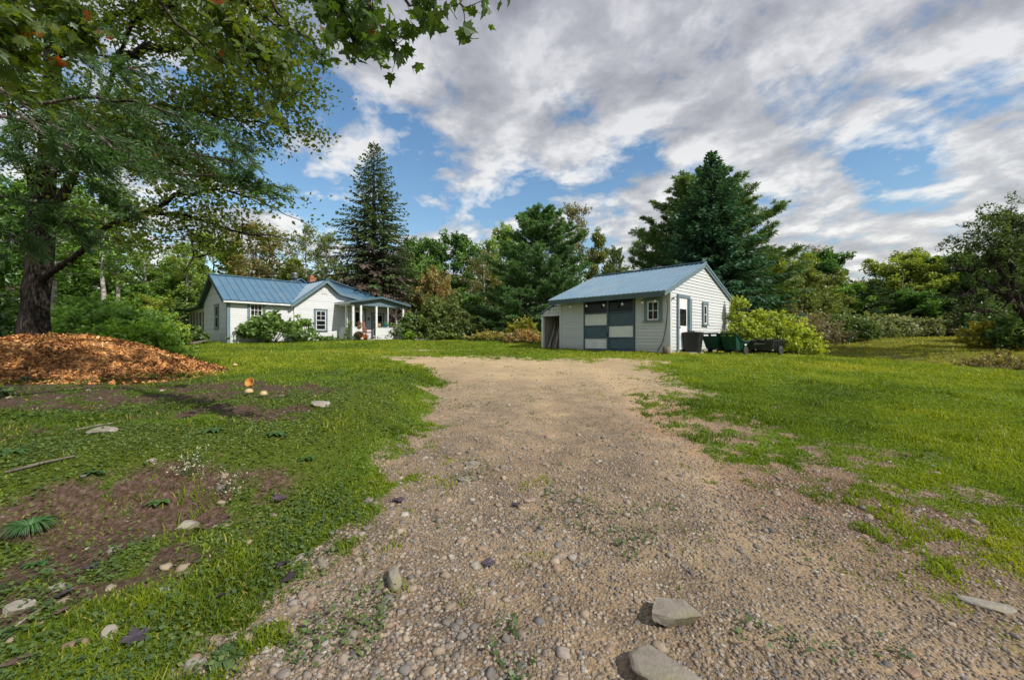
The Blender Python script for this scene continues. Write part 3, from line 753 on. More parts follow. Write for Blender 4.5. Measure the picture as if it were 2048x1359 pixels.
# ------------------------------------------------------------------ the shed
def shed():
    W, D = 5.13, 6.22; ang = math.atan2(-.714, .70)
    loc = (2.2, 19.06, 1.07)
    s = thing('garage_shed', 'small white clapboard garage with a pale blue ribbed metal roof and a checkered garage door', 'shed', loc, ang)
    EH = 2.36; RZ = 3.58; sl = (RZ-EH)/(D/2)
    front = lambda a, o, z: (a, -o, z)
    right = lambda a, o, z: (W+o, a, z)
    left = lambda a, o, z: (-o, a, z)
    back = lambda a, o, z: (a, D+o, z)
    gl = lambda z: max(0, (z-EH)/sl); gr = lambda z: D-max(0, (z-EH)/sl)
    f = MB(); f.box(-.0, .02, -.5, W, D-.02, .10); f.build('foundation', M['concrete'], s)
    DX0, DX1 = 1.30, 3.72      # garage door opening
    b = MB()
    clap(b, lambda z: 0, lambda z: DX0-.1, .03, 2.44, front, .125, seed=3); b.build('front_wall', M['shed_siding'], s)
    b = MB(); clap(b, lambda z: DX1+.02, lambda z: W, .03, 2.44, front, .125, seed=4); b.build('front_wall', M['shed_siding'], s)
    g = MB(); clap(g, gl, gr, .10, RZ-.03, right, .125, seed=5); g.build('gable_wall', M['shed_siding'], s)
    w = MB(); clap(w, gl, gr, .10, RZ-.03, left, .118, seed=6); clap(w, lambda z: 0, lambda z: W, .10, EH+.1, back, .118, seed=7); w.build('rear_wall', M['shed_siding'], s)
    k = MB()      # corner boards
    k.box(W-.09, -.034, .02, W+.034, -.001, 2.42); k.box(W+.001, -.001, .02, W+.034, .09, EH+.03); k.build('corner_board', M['shed_siding'], s)
    k = MB(); k.box(W+.001, D-.09, .1, W+.034, D+.01, EH-.02); k.build('corner_board', M['shed_siding'], s)
    k = MB(); k.box(-.034, -.0345, .02, .09, -.0005, 2.42); k.build('corner_board', M['shed_siding'], s)
    k = MB(); k.box(DX0-.1, -.045, .02, DX0-.001, .0, 2.279); k.build('door_jamb', M['shed_siding'], s)
    # roof
    ov, rk = .60, .09
    zf = EH+.12-ov*sl; zr = RZ+.12; y0 = -ov; ym = D/2; x0, x1 = -.2, W+rk
    yb = D+.35; zb = zr-(yb-ym)*sl
    r = MB()
    n = slab(r, [(x0, y0, zf), (x1, y0, zf), (x1, ym, zr), (x0, ym, zr)], .035, tint=.5)
    ribs(r, (x0+.02, y0-.015, zf-.006), (x1-.02, y0-.015, zf-.006), (x0+.02, ym, zr), (x1-.02, ym, zr), 27, n, .022, .024)
    n = slab(r, [(x0, ym, zr), (x1, ym, zr), (x1, yb, zb), (x0, yb, zb)], .035, tint=.5)
    ribs(r, (x0+.02, yb, zb), (x1-.02, yb, zb), (x0+.02, ym, zr), (x1-.02, ym, zr), 27, n, .022, .024)
    ro = r.build('roof', M['shed_roof'], s)
    c = MB(); beam(c, (x0-.01, ym, zr+.028), (x1+.01, ym, zr+.028), .26, .03); c.build('ridge_cap', M['shed_roof'], ro)
    c = MB()   # gable rake boards in two steps
    for (ya, za, yb_, zb_) in ((y0, zf, ym, zr), (yb, zb, ym, zr)):
        v0 = Vector((x1-.02, ya, za-.115)); v1 = Vector((x1-.02, yb_, zb_-.115)); beam(c, v0, v1, .045, .15)
        v0 = Vector((x1+.004, ya, za-.045)); v1 = Vector((x1+.004, yb_, zb_-.045)); beam(c, v0, v1, .05, .085)
    c.build('rake_boards', M['trim'], ro)
    c = MB(); c.box(x0, y0+.005, zf-.20, x1-.05, y0+.045, zf-.037); c.build('fascia', M['soffit'], ro)
    c = MB()
    slab(c, [(x0+.02, y0+.047, zf-.06), (W-.0, y0+.047, zf-.06), (W, -.02, zf-.06+(ov-.067)*sl), (x0+.02, -.02, zf-.06+(ov-.067)*sl)], .02)
    c.build('soffit', M['cream'], ro)
    # garage door: a frame, two window bands, six boards in a checker
    fr = MB(); zt = 2.18; xm = (DX0+DX1)/2
    fr.box(DX0, -.05, .02, DX0+.06, .03, zt); fr.box(DX1-.06, -.05, .02, DX1, .03, zt)
    fr.box(DX0+.06, -.05, .0, DX1-.06, .03, .10); fr.box(DX0+.06, -.05, zt-.07, DX1-.06, .03, zt)
    fr.box(xm-.045, -.052, .10, xm+.045, .03, zt-.07)
    rows = [.10, .575, 1.075, 1.60]
    for i, z in enumerate(rows[1:]): fr.box(DX0+.06, -.045, z-.035, xm-.045, .03, z+.02); fr.box(xm+.045, -.044, z-.02, DX1-.06, .03, z+.02)
    door = fr.build('garage_door', M['door_blue'], s)
    cols = [(DX0+.06, xm-.045), (xm+.045, DX1-.06)]
    for ci, (xa, xb) in enumerate(cols):
        for ri in range(3):
            z0, z1 = rows[ri]+.021, rows[ri+1]-.036
            p = MB(); p.box(xa+.001, -.012, z0, xb-.001, .02, z1)
            cream = (ri % 2 == 0) if ci == 0 else (ri == 1)
            q = p.build('door_panel', M['door_cream' if cream else 'door_blue'], door); q['label'] = 'cream door panel' if cream else 'blue-grey door panel'
        p = MB(); p.quad((xa, -.004, rows[3]+.021), (xb, -.004, rows[3]+.021), (xb, -.004, zt-.071), (xa, -.004, zt-.071)); p.build('pane', M['glass'], door)
    p = MB(); p.box(xm-.02, -.085, .62, xm+.02, -.053, .80); p.build('handle', M['black'], door)
    hd = MB(); hd.box(DX0-.1, -.03, zt+.002, DX1+.02, .01, zt+.10); hd.box(DX0-.1, -.018, zt+.10, DX1+.02, .01, 2.42, tint=.7)
    hd.build('door_header', M['cream'], s)
    # small window of the front wall
    window(s, front, 4.27, 4.72, 1.23, 1.94, .13, 2, 2, split=False, label='square four-pane window with a blue-grey casing')
    window(s, right, 3.02, 3.32, 1.15, 1.93, .13, 1, 2, split=False, label='narrow two-pane window of the gable wall')
    # side door of the gable wall
    a0, a1, zb_, zt = .62, 1.38, .12, 2.08
    right0 = right; right = lambda a, o, z: right0(a, o+.031, z)
    d = MB(); d.box(a0-.11, .002, .08, a0, .05, zt, M=right); d.box(a1, .002, .08, a1+.22, .12, zt, M=right); d.box(a0-.11, .002, zt, a1+.22, .055, zt+.13, M=right)
    df = d.build('side_door', M['trim'], s)
    d = MB(); d.box(a0, .002, zb_, a1, .022, zt, M=right)
    for z0, z1 in ((.2, .45), (.52, .78)):
        for x0_, x1_ in ((a0+.1, a0+.35), (a0+.41, a1-.1)): d.box(x0_, .0, z0, x1_, .028, z1, M=right, tint=.3)
    d.build('door_leaf', M['white'], df)
    d = MB(); d.quad(*[right(*p) for p in ((a0+.09, .026, 1.02), (a1-.09, .026, 1.02), (a1-.09, .026, 1.66), (a0+.09, .026, 1.66))]); d.build('pane', M['glass'], df)
    d = MB(); d.box(a0+.03, .022, .92, a0+.06, .075, .98, M=right); d.build('handle', M['silver'], df)
    st = MB(); st.box(a0-.2, .03, -.4, a1+.3, .55, .02, M=right); st.build('door_step', M['concrete'], s)
    # little lamp under the corner of the eaves
    l = MB(); l.box(W+.025, .05, 1.98, W+.06, .10, 2.03); l.lathe([(.012, -.02), (.03, -.01), (.035, .03), (.015, .05)], 10, (W+.11, .07, 1.99)); l.build('wall_lamp', M['black'], s)
    # lean-to on the left side
    LX0 = -1.38
    lt = MB(); zz0, zz1 = 1.78, 2.42; LD = 4.4
    n = slab(lt, [(LX0-.12, .18, zz0-.05), (.0-.026, .18, zz1), (-.026, LD, zz1), (LX0-.12, LD, zz0-.05)], .04)
    leo = lt.build('lean_to', M['shed_roof'], s)
    lt = MB()
    lt.box(LX0, .26, -.3, LX0+.11, .38, 1.72); lt.build('post', M['white'], leo)
    lt = MB(); lt.box(LX0, LD-.15, -.3, LX0+.11, LD-.03, 1.72); lt.build('post', M['white'], leo)
    lt = MB(); clap(lt, lambda z: LX0 if z < 1.72 else LX0+(z-1.72)/(.64)*1.38, lambda z: -.03, 1.60, 2.34, lambda a, o, z: (a, .24-o, z), .15)
    lt.quad((LX0, .245, 1.60), (-.03, .245, 1.60), (-.03, .245, 2.36), (LX0, .245, 1.73)); lt.build('gable_board', M['shed_siding'], leo)
    lt = MB(); lt.box(LX0+.01, .385, -.3, LX0+.035, LD-.16, 1.7); lt.box(LX0+.04, LD-.05, -.3, -.03, LD-.028, 2.2); lt.box(-.05, .3, -.2, -.027, LD-.06, 2.3)
    lt.build('side_wall', M['inner'], leo)
    return s, loc, ang
SHED, SLOC, SANG = shed()
def in_shed(x, y, z): c, s_ = math.cos(SANG), math.sin(SANG); return (SLOC[0]+x*c-y*s_, SLOC[1]+x*s_+y*c, SLOC[2]+z)

def leaning_poles():
    r = random.Random(4)
    labs = ['leftmost rough pole leaning in the open lean-to of the garage', 'thick barkless pole leaning second from left in the garage lean-to',
            'pale split rail leaning in the middle of the garage lean-to', 'dark knotty pole leaning second from right in the garage lean-to',
            'short bark-covered pole leaning closest to the garage wall in the lean-to', 'thin rail standing behind the others in the garage lean-to']
    for i, lab in enumerate(labs):
        x = -1.18+.19*i; top = -1.10+.13*i
        p0 = in_shed(x+.1, .45+.05*(i % 2), -.02+.05); p1 = in_shed(top-.12, 1.2+.1*(i % 3), 1.5+.12*(i % 3)-.12*(i == 4))
        pts = [np.array(p0)+(np.array(p1)-np.array(p0))*t+np.array([r.uniform(-.02, .02), r.uniform(-.02, .02), 0]) for t in np.linspace(0, 1, 7)]
        rad = .058+.025*r.random()
        mb = MB(); mb.tube(pts, [rad*(1-.35*t)*(1+.15*r.random()) for t in np.linspace(0, 1, 7)], 7)
        tag(mb.build('wooden_pole', M['darkwood' if i % 2 else 'wood']), lab, 'pole', 'poles leaning in the lean-to')
leaning_poles()

def string_lights():
    s = thing('string_lights', 'black string of clear globe bulbs hung under the front eave of the garage', 'string lights', in_shed(-1.5, -.5, 1.75), 0)
    inv = s.matrix_basis.inverted() if False else Matrix.Translation(-Vector(s.location))
    P = [(-1.42, .2, 1.74), (-1.0, .2, 1.93), (-.62, .2, 2.07), (-.15, -.05, 2.08)] + [(x, -.57, 2.02) for x in (.02, 1.0, 2.0, 3.0, 4.0, 5.0)]
    pts = []
    for a, b in zip(P[:-1], P[1:]):
        for t in np.linspace(0, 1, 6, endpoint=False):
            q = np.array(a)*(1-t)+np.array(b)*t; q[2] -= .05*math.sin(PI*t); pts.append(q)
    pts.append(np.array(P[-1]))
    W = [Vector(in_shed(*p))-Vector(s.location) for p in pts]
    mb = MB(); mb.tube([tuple(p) for p in W], .007, 5); mb.build('cord', M['cord'], s)
    for i in (2, 8, 13, 20, 25, 30, 35, 40, 45, 50, 53):
        if i >= len(W): continue
        p = W[i]
        b = MB(); b.lathe([(.016, 0), (.022, -.01), (.022, -.065), (.018, -.07)], 8, tuple(p)); so_ = b.build('socket', M['cord'], s)
        b = MB(); b.lathe([(.018, -.071), (.042, -.095), (.046, -.125), (.03, -.155), (.004, -.165)], 10, tuple(p)); b.build('bulb', M['bulb'], s)
string_lights()

def cable():
    pts = [in_shed(5.06, -.03, 1.95), in_shed(5.07, -.035, 1.7), in_shed(5.02, -.035, 1.2), in_shed(4.95, -.035, .75), in_shed(4.86, -.04, .4), in_shed(4.66, -.05, .05)]
    mb = MB(); mb.tube(pts, .012, 5); tag(mb.build('power_cable', M['cord']), 'thin dark cable hanging down the front right corner of the garage', 'cable')
cable()

def log_block():
    x, y = at(1333, 15.0), 15.0
    mb = MB(); mb.lathe([(.10, 0), (.135, .0), (.14, .15), (.132, .30), (.10, .31), (.0, .312)], 14, (0, 0, 0), cap=False); o = mb.build('wooden_block', M['darkwood'])
    o.location = (x, y, gz1(x, y)-.02); tag(o, 'short upright log block at the front right corner of the garage', 'log')
log_block()

# ------------------------------------------------------------------ bin and carts
def superbox(mb, rings, n=20, p=4, cap0=True, cap1=True, **k):
    "rounded-square loft; rings are (half x, half y, z, dx)"
    v = []
    for hx, hy, z, dx in rings:
        for j in range(n):
            t = 2*PI*(j+.5)/n; c, s = math.cos(t), math.sin(t)
            v.append((dx+hx*math.copysign(abs(c)**(2/p), c), hy*math.copysign(abs(s)**(2/p), s), z))
    m = len(rings)
    f = [(i*n+j, i*n+(j+1) % n, (i+1)*n+(j+1) % n, (i+1)*n+j) for i in range(m-1) for j in range(n)]
    if cap0: f.append(tuple(range(n))[::-1])
    if cap1: f.append(tuple((m-1)*n+j for j in range(n)))
    mb.add(v, f, smooth=k.pop('smooth', False), **k)
def trash_bin():
    Y = 16.0; x = at(1386, Y)
    t = thing('trash_bin', 'black lidded trash bin beside the side door of the garage', 'trash bin', (x, Y, gz1(x, Y)-.02), math.radians(-35))
    mb = MB(); superbox(mb, [(.25, .25, 0, 0), (.26, .26, .06, 0), (.335, .335, .72, 0), (.35, .35, .725, 0), (.35, .35, .755, 0)], 28, 6); mb.build('bin_body', M['black'], t)
    mb = MB(); superbox(mb, [(.36, .36, .757, 0), (.365, .365, .79, 0), (.33, .33, .815, 0), (.12, .12, .83, 0)], 28, 6); lid = mb.build('lid', M['black'], t)
    mb = MB(); beam(mb, (-.12, -.3, .84), (.12, -.3, .84), .03, .03); mb.build('handle', M['black'], lid)
trash_bin()

def wheel(parent, p, R=.17, w=.07, axis=(0, 1, 0)):
    mb = MB(); prof = [(R*.55, -w/2), (R*.92, -w/2), (R, -w*.28), (R, w*.28), (R*.92, w/2), (R*.55, w/2)]
    n = 20; v = []; 
    for r_, z in prof:
        for j in range(n): v.append((p[0]+r_*math.cos(2*PI*j/n), p[1]+z, p[2]+r_*math.sin(2*PI*j/n)))
    f = [(i*n+j, i*n+(j+1) % n, (i+1)*n+(j+1) % n, (i+1)*n+j) for i in range(len(prof)-1) for j in range(n)]
    mb.add(v, f, smooth=True); o = mb.build('wheel', M['wheel'], parent)
    mb = MB(); v = []
    for r_, z in ((R*.55, -w*.4), (R*.5, -w*.2), (R*.15, -w*.25), (R*.14, -w*.55), (0.001, -w*.55)):
        for j in range(n): v.append((p[0]+r_*math.cos(2*PI*j/n), p[1]+z, p[2]+r_*math.sin(2*PI*j/n)))
    f = [(i*n+j, i*n+(j+1) % n, (i+1)*n+(j+1) % n, (i+1)*n+j) for i in range(4) for j in range(n)]
    mb.add(v, f, smooth=True); mb.build('hub', M['wheel'], o)
    return o

def green_cart(px, Y, rz, label, sticker):
    x = at(px, Y); t = thing('garden_cart', label, 'garden cart', (x, Y, gz1(x, Y)-.02), rz, 'green poly garden carts beside the garage')
    # length runs along +x away from the tall sloping end; width along y
    hw0, hw1 = .24, .33
    # rim and floor profile along the length: (x, z of the rim, x at the floor)
    prof = [(0.0, .80, .26, .20), (.12, .765, .30, .195), (.26, .66, .40, .19), (.42, .565, .55, .19), (.60, .53, .72, .19), (.80, .525, .84, .19), (1.0, .53, .90, .20)]
    mb = MB()
    for s in (-1, 1):
        outer = []; 
        for (xr, zr, xf, zf) in prof:
            outer += [(xr, s*hw1, zr), (xf, s*hw0, zf)]
        f = [(2*i, 2*i+1, 2*i+3, 2*i+2) for i in range(len(prof)-1)]
        mb.add(outer, f, smooth=True)
        inner = [(a, b-s*.018, c+.004) for a, b, c in outer]; mb.add(inner, f, smooth=True)
        rim = []
        for (xr, zr, xf, zf) in prof: rim += [(xr, s*(hw1+.03), zr), (xr, s*(hw1-.02), zr+.012), (xr, s*(hw1+.03), zr-.035)]
        mb.add(rim, [(3*i, 3*i+1, 3*i+4, 3*i+3) for i in range(len(prof)-1)]+[(3*i+2, 3*i, 3*i+3, 3*i+5) for i in range(len(prof)-1)])
        # upright stiffening ribs
        for k_ in range(3, 6):
            (xr, zr, xf, zf) = prof[k_]; beam(mb, (xr, s*(hw1+.012), zr-.03), (xf, s*(hw0+.012), zf+.02), .02, .02)
    fl = [(a[2], sgn*hw0, a[3]) for a in prof for sgn in (-1, 1)]; mb.add(fl, [(2*i, 2*i+1, 2*i+3, 2*i+2) for i in range(len(prof)-1)])
    # tall sloping end with two hand slots
    us = [-1, -.78, -.22, .10, .66, 1]; us = [-1, -.80, -.16, .16, .80, 1]; vs = [0, .3, .62, .82, .93, 1.0]
    def P(u, v):
        bow = .05*math.sin(PI*v); hw = hw0+(hw1-hw0)*v; return (.26*(1-v)+0*v-bow*0+.03*math.sin(PI*v), u*hw, .20+.60*v)
    for i in range(5):
        for j in range(5):
            if j == 3 and i in (1, 3): continue
            mb.quad(P(us[i], vs[j]), P(us[i+1], vs[j]), P(us[i+1], vs[j+1]), P(us[i], vs[j+1]))
    beam(mb, (-.015, -.345, .80), (-.015, .345, .80), .05, .03)
    # low end
    (xr, zr, xf, zf) = prof[-1]; mb.quad((xf, -hw0, zf), (xf, hw0, zf), (xr, hw1, zr), (xr, -hw1, zr)); beam(mb, (xr+.01, -.35, zr), (xr+.01, .35, zr), .05, .035)
    mb.build('tub', M['green'], t)
    if sticker:
        mb = MB(); q = [(.66, -.312, .36), (.80, -.308, .345), (.82, -.322, .405), (.68, -.326, .42)]
        q = [(a, b-.012, c) for a, b, c in q]; mb.quad(*q); mb.build('sticker', M['white'], t)
    mb = MB()
    beam(mb, (.3, -.2, .17), (.9, -.2, .17), .03, .03); beam(mb, (.3, .2, .17), (.9, .2, .17), .03, .03); beam(mb, (.74, -.3, .15), (.74, .3, .15), .025, .025)
    beam(mb, (.30, -.18, .17), (.27, -.18, .0), .03, .03); beam(mb, (.30, .18, .17), (.27, .18, .0), .03, .03); beam(mb, (.27, -.18, .015), (.27, .18, .015), .03, .03)
    mb.build('undercarriage', M['blackmetal'], t)
    for s in (-1, 1): wheel(t, (.74, s*.32, .15), .15, .07)
green_cart(1418, 16.2, math.radians(38), 'dark green poly garden cart standing next to the black trash bin', False)
green_cart(1453, 15.75, math.radians(34), 'green poly garden cart with white sticker, between the other cart and the black trailer', True)

def dump_cart():
    Y = 16.3; x = at(1520, Y)
    t = thing('dump_trailer', 'black steel dump trailer with faded white mark, parked before the yellow-green shrub', 'trailer', (x, Y, gz1(x, Y)-.02), math.radians(-52))
    L_, Wd, H = .86, 1.0, .32; z0 = .24
    # local x along the marked side that faces the photographer, y away from him
    def wall(mb, a, b, c, d, th=.02):
        n = (Vector(b)-Vector(a)).cross(Vector(c)-Vector(a)).normalized()*th
        v = [Vector(q) for q in (a, b, c, d)]; v += [q-n for q in v]
        mb.add([tuple(q) for q in v], [(0, 1, 2, 3), (7, 6, 5, 4), (0, 4, 5, 1), (1, 5, 6, 2), (2, 6, 7, 3), (3, 7, 4, 0)])
    mb = MB(); f = .05; hx = L_/2
    wall(mb, (-hx, 0, z0), (hx, 0, z0), (hx+f, -f, z0+H), (-hx-f, -f, z0+H))
    wall(mb, (hx, 0, z0), (hx, Wd, z0), (hx+f, Wd+f, z0+H+.07), (hx+f, -f, z0+H))
    wall(mb, (-hx, Wd, z0), (-hx, 0, z0), (-hx-f, -f, z0+H), (-hx-f, Wd+f, z0+H+.07))
    wall(mb, (hx, Wd, z0), (-hx, Wd, z0), (-hx-f, Wd+f, z0+H+.07), (hx+f, Wd+f, z0+H+.07))
    mb.quad((-hx, 0, z0), (hx, 0, z0), (hx, Wd, z0), (-hx, Wd, z0))
    for i in range(7):
        y = .12+i*.15; beam(mb, (hx+.012, y, z0+.02), (hx+f+.014, y, z0+H+.02), .02, .02)
    beam(mb, (-hx-f, -f, z0+H), (hx+f, -f, z0+H), .04, .03); beam(mb, (hx+f, -f, z0+H), (hx+f, Wd+f, z0+H+.07), .04, .03); beam(mb, (-hx-f, -f, z0+H), (-hx-f, Wd+f, z0+H+.07), .04, .03)
    mb.build('bed', M['blackmetal'], t)
    # worn white mark: a boxed letter, a letter and a row of small ones
    mk = MB()
    def P(u, v): return (u, -f*(v-z0)/H-.006, v)
    def bar(u0, v0, u1, v1): mk.quad(P(u0, v0), P(u1, v0), P(u1, v1), P(u0, v1))
    u = -.2; v = z0+.19
    bar(u, v, u+.09, v+.012); bar(u, v+.058, u+.09, v+.07); bar(u, v+.012, u+.012, v+.058); bar(u+.078, v+.012, u+.09, v+.058)
    bar(u+.035, v+.02, u+.05, v+.05)
    bar(u+.105, v, u+.12, v+.07); bar(u+.12, v+.028, u+.145, v+.042); bar(u+.145, v, u+.16, v+.07)
    for i in range(5): bar(u+.18+i*.034, v+.02, u+.202+i*.034, v+.045)
    bar(u+.36, v, u+.37, v+.07)
    mk.build('side_mark', M['palewood'], t)
    mb = MB(); beam(mb, (-hx+.1, .55, .17), (hx-.1, .55, .17), .04, .05); beam(mb, (0, .1, .2), (0, 1.0, .2), .05, .06); beam(mb, (-hx+.12, .05, .2), (-hx+.12, .05, .0), .02, .03, tint=.9)
    beam(mb, (-hx-.1, .55, .15), (hx+.1, .55, .15), .025, .025)
    mb.build('chassis', M['blackmetal'], t)
    mb = MB(); mb.lathe([(.09, 0), (.11, .02), (.11, .05), (.06, .07)], 12, (-hx+.1, .9, z0+H+.02)); mb.build('tongue_bracket', M['wheel'], t)
    for s in (-1, 1):
        # wheels turn about the local x axis here
        g = MB(); R, w_ = .19, .09; prof = [(R*.5, -w_/2), (R*.9, -w_/2), (R, -w_*.25), (R, w_*.25), (R*.9, w_/2), (R*.5, w_/2)]; n = 20
        v = [(s*(hx+.08)+z, .55+r_*math.cos(2*PI*j/n), .19+r_*math.sin(2*PI*j/n)) for r_, z in prof for j in range(n)]
        g.add(v, [(i*n+j, i*n+(j+1) % n, (i+1)*n+(j+1) % n, (i+1)*n+j) for i in range(5) for j in range(n)], smooth=True)
        o = g.build('wheel', M['wheel'], t)
        g = MB(); v = [(s*(hx+.08+z), .55+r_*math.cos(2*PI*j/n), .19+r_*math.sin(2*PI*j/n)) for r_, z in ((R*.5, .03), (R*.2, .02), (.02, .045)) for j in range(n)]
        g.add(v, [(i*n+j, i*n+(j+1) % n, (i+1)*n+(j+1) % n, (i+1)*n+j) for i in range(2) for j in range(n)], smooth=True); g.build('hub', M['wheel'], o)
dump_cart()

# ------------------------------------------------------------------ the house
def house():
    ang = math.atan2(.748, .664); loc = (-16.26, 24.0, 1.36)
    h = thing('house', 'single storey white clapboard house with blue standing seam roofs and a corner porch', 'house', loc, ang)
    EH, AP = 2.55, 4.05; D = 5.1; WX = 3.6; X1 = 10.4; AX = 5.53
    front = lambda a, o, z: (a, -o, z); wing = lambda a, o, z: (a, -.10-o, z)
    left = lambda a, o, z: (-o, a, z); right = lambda a, o, z: (X1+o, a, z)
    f = MB(); f.box(.015, .015, -.6, X1-.015, 8.5, .1); f.box(WX+.02, -.085, -.6, X1-.02, .014, .099); f.build('foundation', M['concrete'], h)
    b = MB(); clap(b, lambda z: 0, lambda z: WX, .02, EH+.1, front, .112, seed=11); b.build('front_wall', M['siding'], h)
    xl = lambda z: WX if z < EH else WX+(z-EH)/(AP-EH)*(AX-WX)
    def xr(z):
        if z < 2.62: return X1
        if z < 3.32: return 9.3+(z-2.62)/(3.32-2.62)*(6.45-9.3)
        return 6.45+(z-3.32)/(AP-3.32)*(AX-6.45)
    b = MB(); clap(b, xl, xr, .02, AP, wing, .112, seed=12); b.build('wing_wall', M['siding'], h)
    sl = (AP-EH)/(D/2)
    b = MB(); clap(b, lambda z: max(0, (z-EH)/sl), lambda z: D-max(0, (z-EH)/sl), .02, AP, left, .112, seed=13); b.build('gable_wall', M['siding'], h)
    b = MB(); clap(b, lambda z: 0, lambda z: 8.5, .02, 2.6, right, .112, seed=14); clap(b, lambda z: WX, lambda z: X1, .02, 2.6, lambda a, o, z: (a, 8.5+o, z), .112)
    clap(b, lambda z: 0, lambda z: WX, .02, EH, lambda a, o, z: (a, D+o, z), .112); b.build('rear_wall', M['siding'], h)
    k = MB(); k.box(-.034, -.038, .0, .13, -.001, EH-.02); k.box(-.0345, -.001, .0, -.001, .11, EH-.02); k.build('corner_board', M['trim'], h)
    k = MB(); k.box(WX-.02, -.14, .0, WX+.09, -.101, EH); k.box(WX-.022, -.101, .0, WX-.001, -.02, EH); k.build('corner_board', M['white'], h)
    # frieze under the eaves of the left part
    k = MB(); k.box(.13, -.042, EH-.14, WX-.03, -.018, EH+.02); k.build('frieze', M['trim'], h)
    # roofs
    zr = AP+.13; y0 = -.36; zf = zr-(D/2-y0)*sl
    r = MB(); n = slab(r, [(-.32, y0, zf), (3.36, y0, zf), (5.48, D/2, zr), (-.32, D/2, zr)], .05)
    ribs(r, (-.30, y0, zf), (3.30, y0, zf), (-.30, D/2, zr), (3.30, D/2, zr), 9, n, .02, .035)
    for xx in (3.70, 4.1, 4.5, 4.9): ribs(r, (xx, y0+(xx-3.36)/2.12*(D/2-y0)+.03, zf+(xx-3.36)/2.12*(zr-zf)), (xx+.01, y0+(xx-3.36)/2.12*(D/2-y0)+.03, zf+(xx-3.36)/2.12*(zr-zf)), (xx, D/2, zr), (xx+.01, D/2, zr), 1, n, .02, .035, last=0)
    yb = D+.36; n = slab(r, [(-.32, D/2, zr), (AX, D/2, zr), (AX, yb, zf), (-.32, yb, zf)], .05)
    ro = r.build('roof', M['roof'], h); ro['label'] = 'blue standing seam roof of the left part of the house'
    c = MB(); beam(c, (-.33, D/2, zr+.03), (5.1, D/2, zr+.03), .22, .04); c.build('ridge_cap', M['roof'], ro)
    c = MB()
    for ya, yb_ in ((y0, D/2), (yb, D/2)): beam(c, (-.30, ya, zf-.13), (-.30, yb_, zr-.13), .04, .16)
    c.build('rake_board', M['soffit'], ro)
    c = MB()
    for ya in (y0, yb): slab(c, [(-.28, ya, zf-.07), (-.03, ya, zf-.07), (-.03, D/2, zr-.07), (-.28, D/2, zr-.07)], .02)
    c.build('soffit', M['soffit'], ro)
    c = MB(); c.box(-.28, y0+.005, zf-.15, 3.3, y0+.03, zf-.06); c.build('gutter_board', M['white'], ro)
    c = MB(); c.box(-.28, y0+.031, zf-.16, 3.3, -.02, zf-.145); c.build('eave_soffit', M['soffit'], ro)
    # wing roof: steep left slope, long low slope to the right
    zr2 = AP+.15; yf = -.46; ye = 8.9; lx = 3.28; lz = 2.42
    r = MB(); n = slab(r, [(lx, yf, lz), (AX, yf, zr2), (AX, ye, zr2), (lx, ye, lz)], .05)
    ribs(r, (lx, yf+.35, lz), (lx, 8.4, lz), (AX, yf+.35, zr2), (AX, 8.4, zr2), 21, n, .02, .03)
    A = (AX, yf, zr2); K = (6.45, yf, 3.44); C = (10.1, yf, 2.78); B = (9.95, 1.5, 3.62); BM = (6.4, .36, 4.06)
    r.add([A, K, C, B, BM], [(0, 1, 4), (1, 2, 3, 4)]); lo = [(p[0], p[1], p[2]-.05) for p in (A, K, C)]
    r.add([A, K, C]+lo, [(0, 3, 4, 1), (1, 4, 5, 2)])
    nn = (Vector(C)-Vector(K)).cross(Vector(BM)-Vector(K)).normalized(); nn = nn if nn.z > 0 else -nn
    for t in (.28, .56, .84):
        p = Vector(K).lerp(Vector(BM), t); q = Vector(C).lerp(Vector(B), t)
        p0 = Vector(A).lerp(Vector(A), t); w_ = Vector((0, .02, .01))
        for a_, b_ in ((p0, p), (p, q)):
            r.add([tuple(v) for v in (a_-w_, a_+w_, b_+w_, b_-w_, a_+nn*.035, b_+nn*.035)], [(0, 4, 5, 3), (4, 1, 2, 5)])
    r.add([A, BM, B, (10.6, 8.9, 2.5), (AX, ye, zr2)], [(0, 1, 2, 3, 4)])
    ro2 = r.build('roof', M['roof'], h); ro2['label'] = 'blue roof of the front gable with a long low right side'
    c = MB(); beam(c, (AX, yf, zr2+.02), (AX, ye, zr2+.02), .2, .04); beam(c, Vector(A)+Vector((0, 0, .02)), Vector(B)+Vector((0, 0, .03)), .1, .04); c.build('ridge_cap', M['roof'], ro2)
    c = MB(); e = .0
    beam(c, (lx, yf+.02, lz-.13), (AX, yf+.02, zr2-.13), .04, .15); beam(c, (AX, yf+.021, zr2-.13), (6.45, yf+.021, 3.31), .04, .15); beam(c, (6.45, yf+.02, 3.31), (10.1, yf+.02, 2.65), .04, .15)
    c.build('rake_board', M['trim'], ro2)
    c = MB(); slab(c, [(lx+.02, yf+.04, lz-.06), (AX, yf+.04, zr2-.06), (AX, -.12, zr2-.06), (lx+.02, -.12, lz-.06)], .02); c.build('soffit', M['soffit'], ro2)
    # a further roof peak behind
    r = MB(); pz = 5.02; cx = 6.45
    n = slab(r, [(4.4, 6.0, 3.6), (cx, 6.0, pz), (cx, 11, pz), (4.4, 11, 3.6)], .05); slab(r, [(cx, 6.0, pz), (8.5, 6.0, 3.6), (8.5, 11, 3.6), (cx, 11, pz)], .05)
    r.add([(4.6, 6.2, 3.5), (8.3, 6.2, 3.5), (cx, 6.2, pz-.1)], [(0, 1, 2)])
    ro3 = r.build('roof', M['roof'], h); ro3['label'] = 'small blue roof peak showing behind the main ridge'
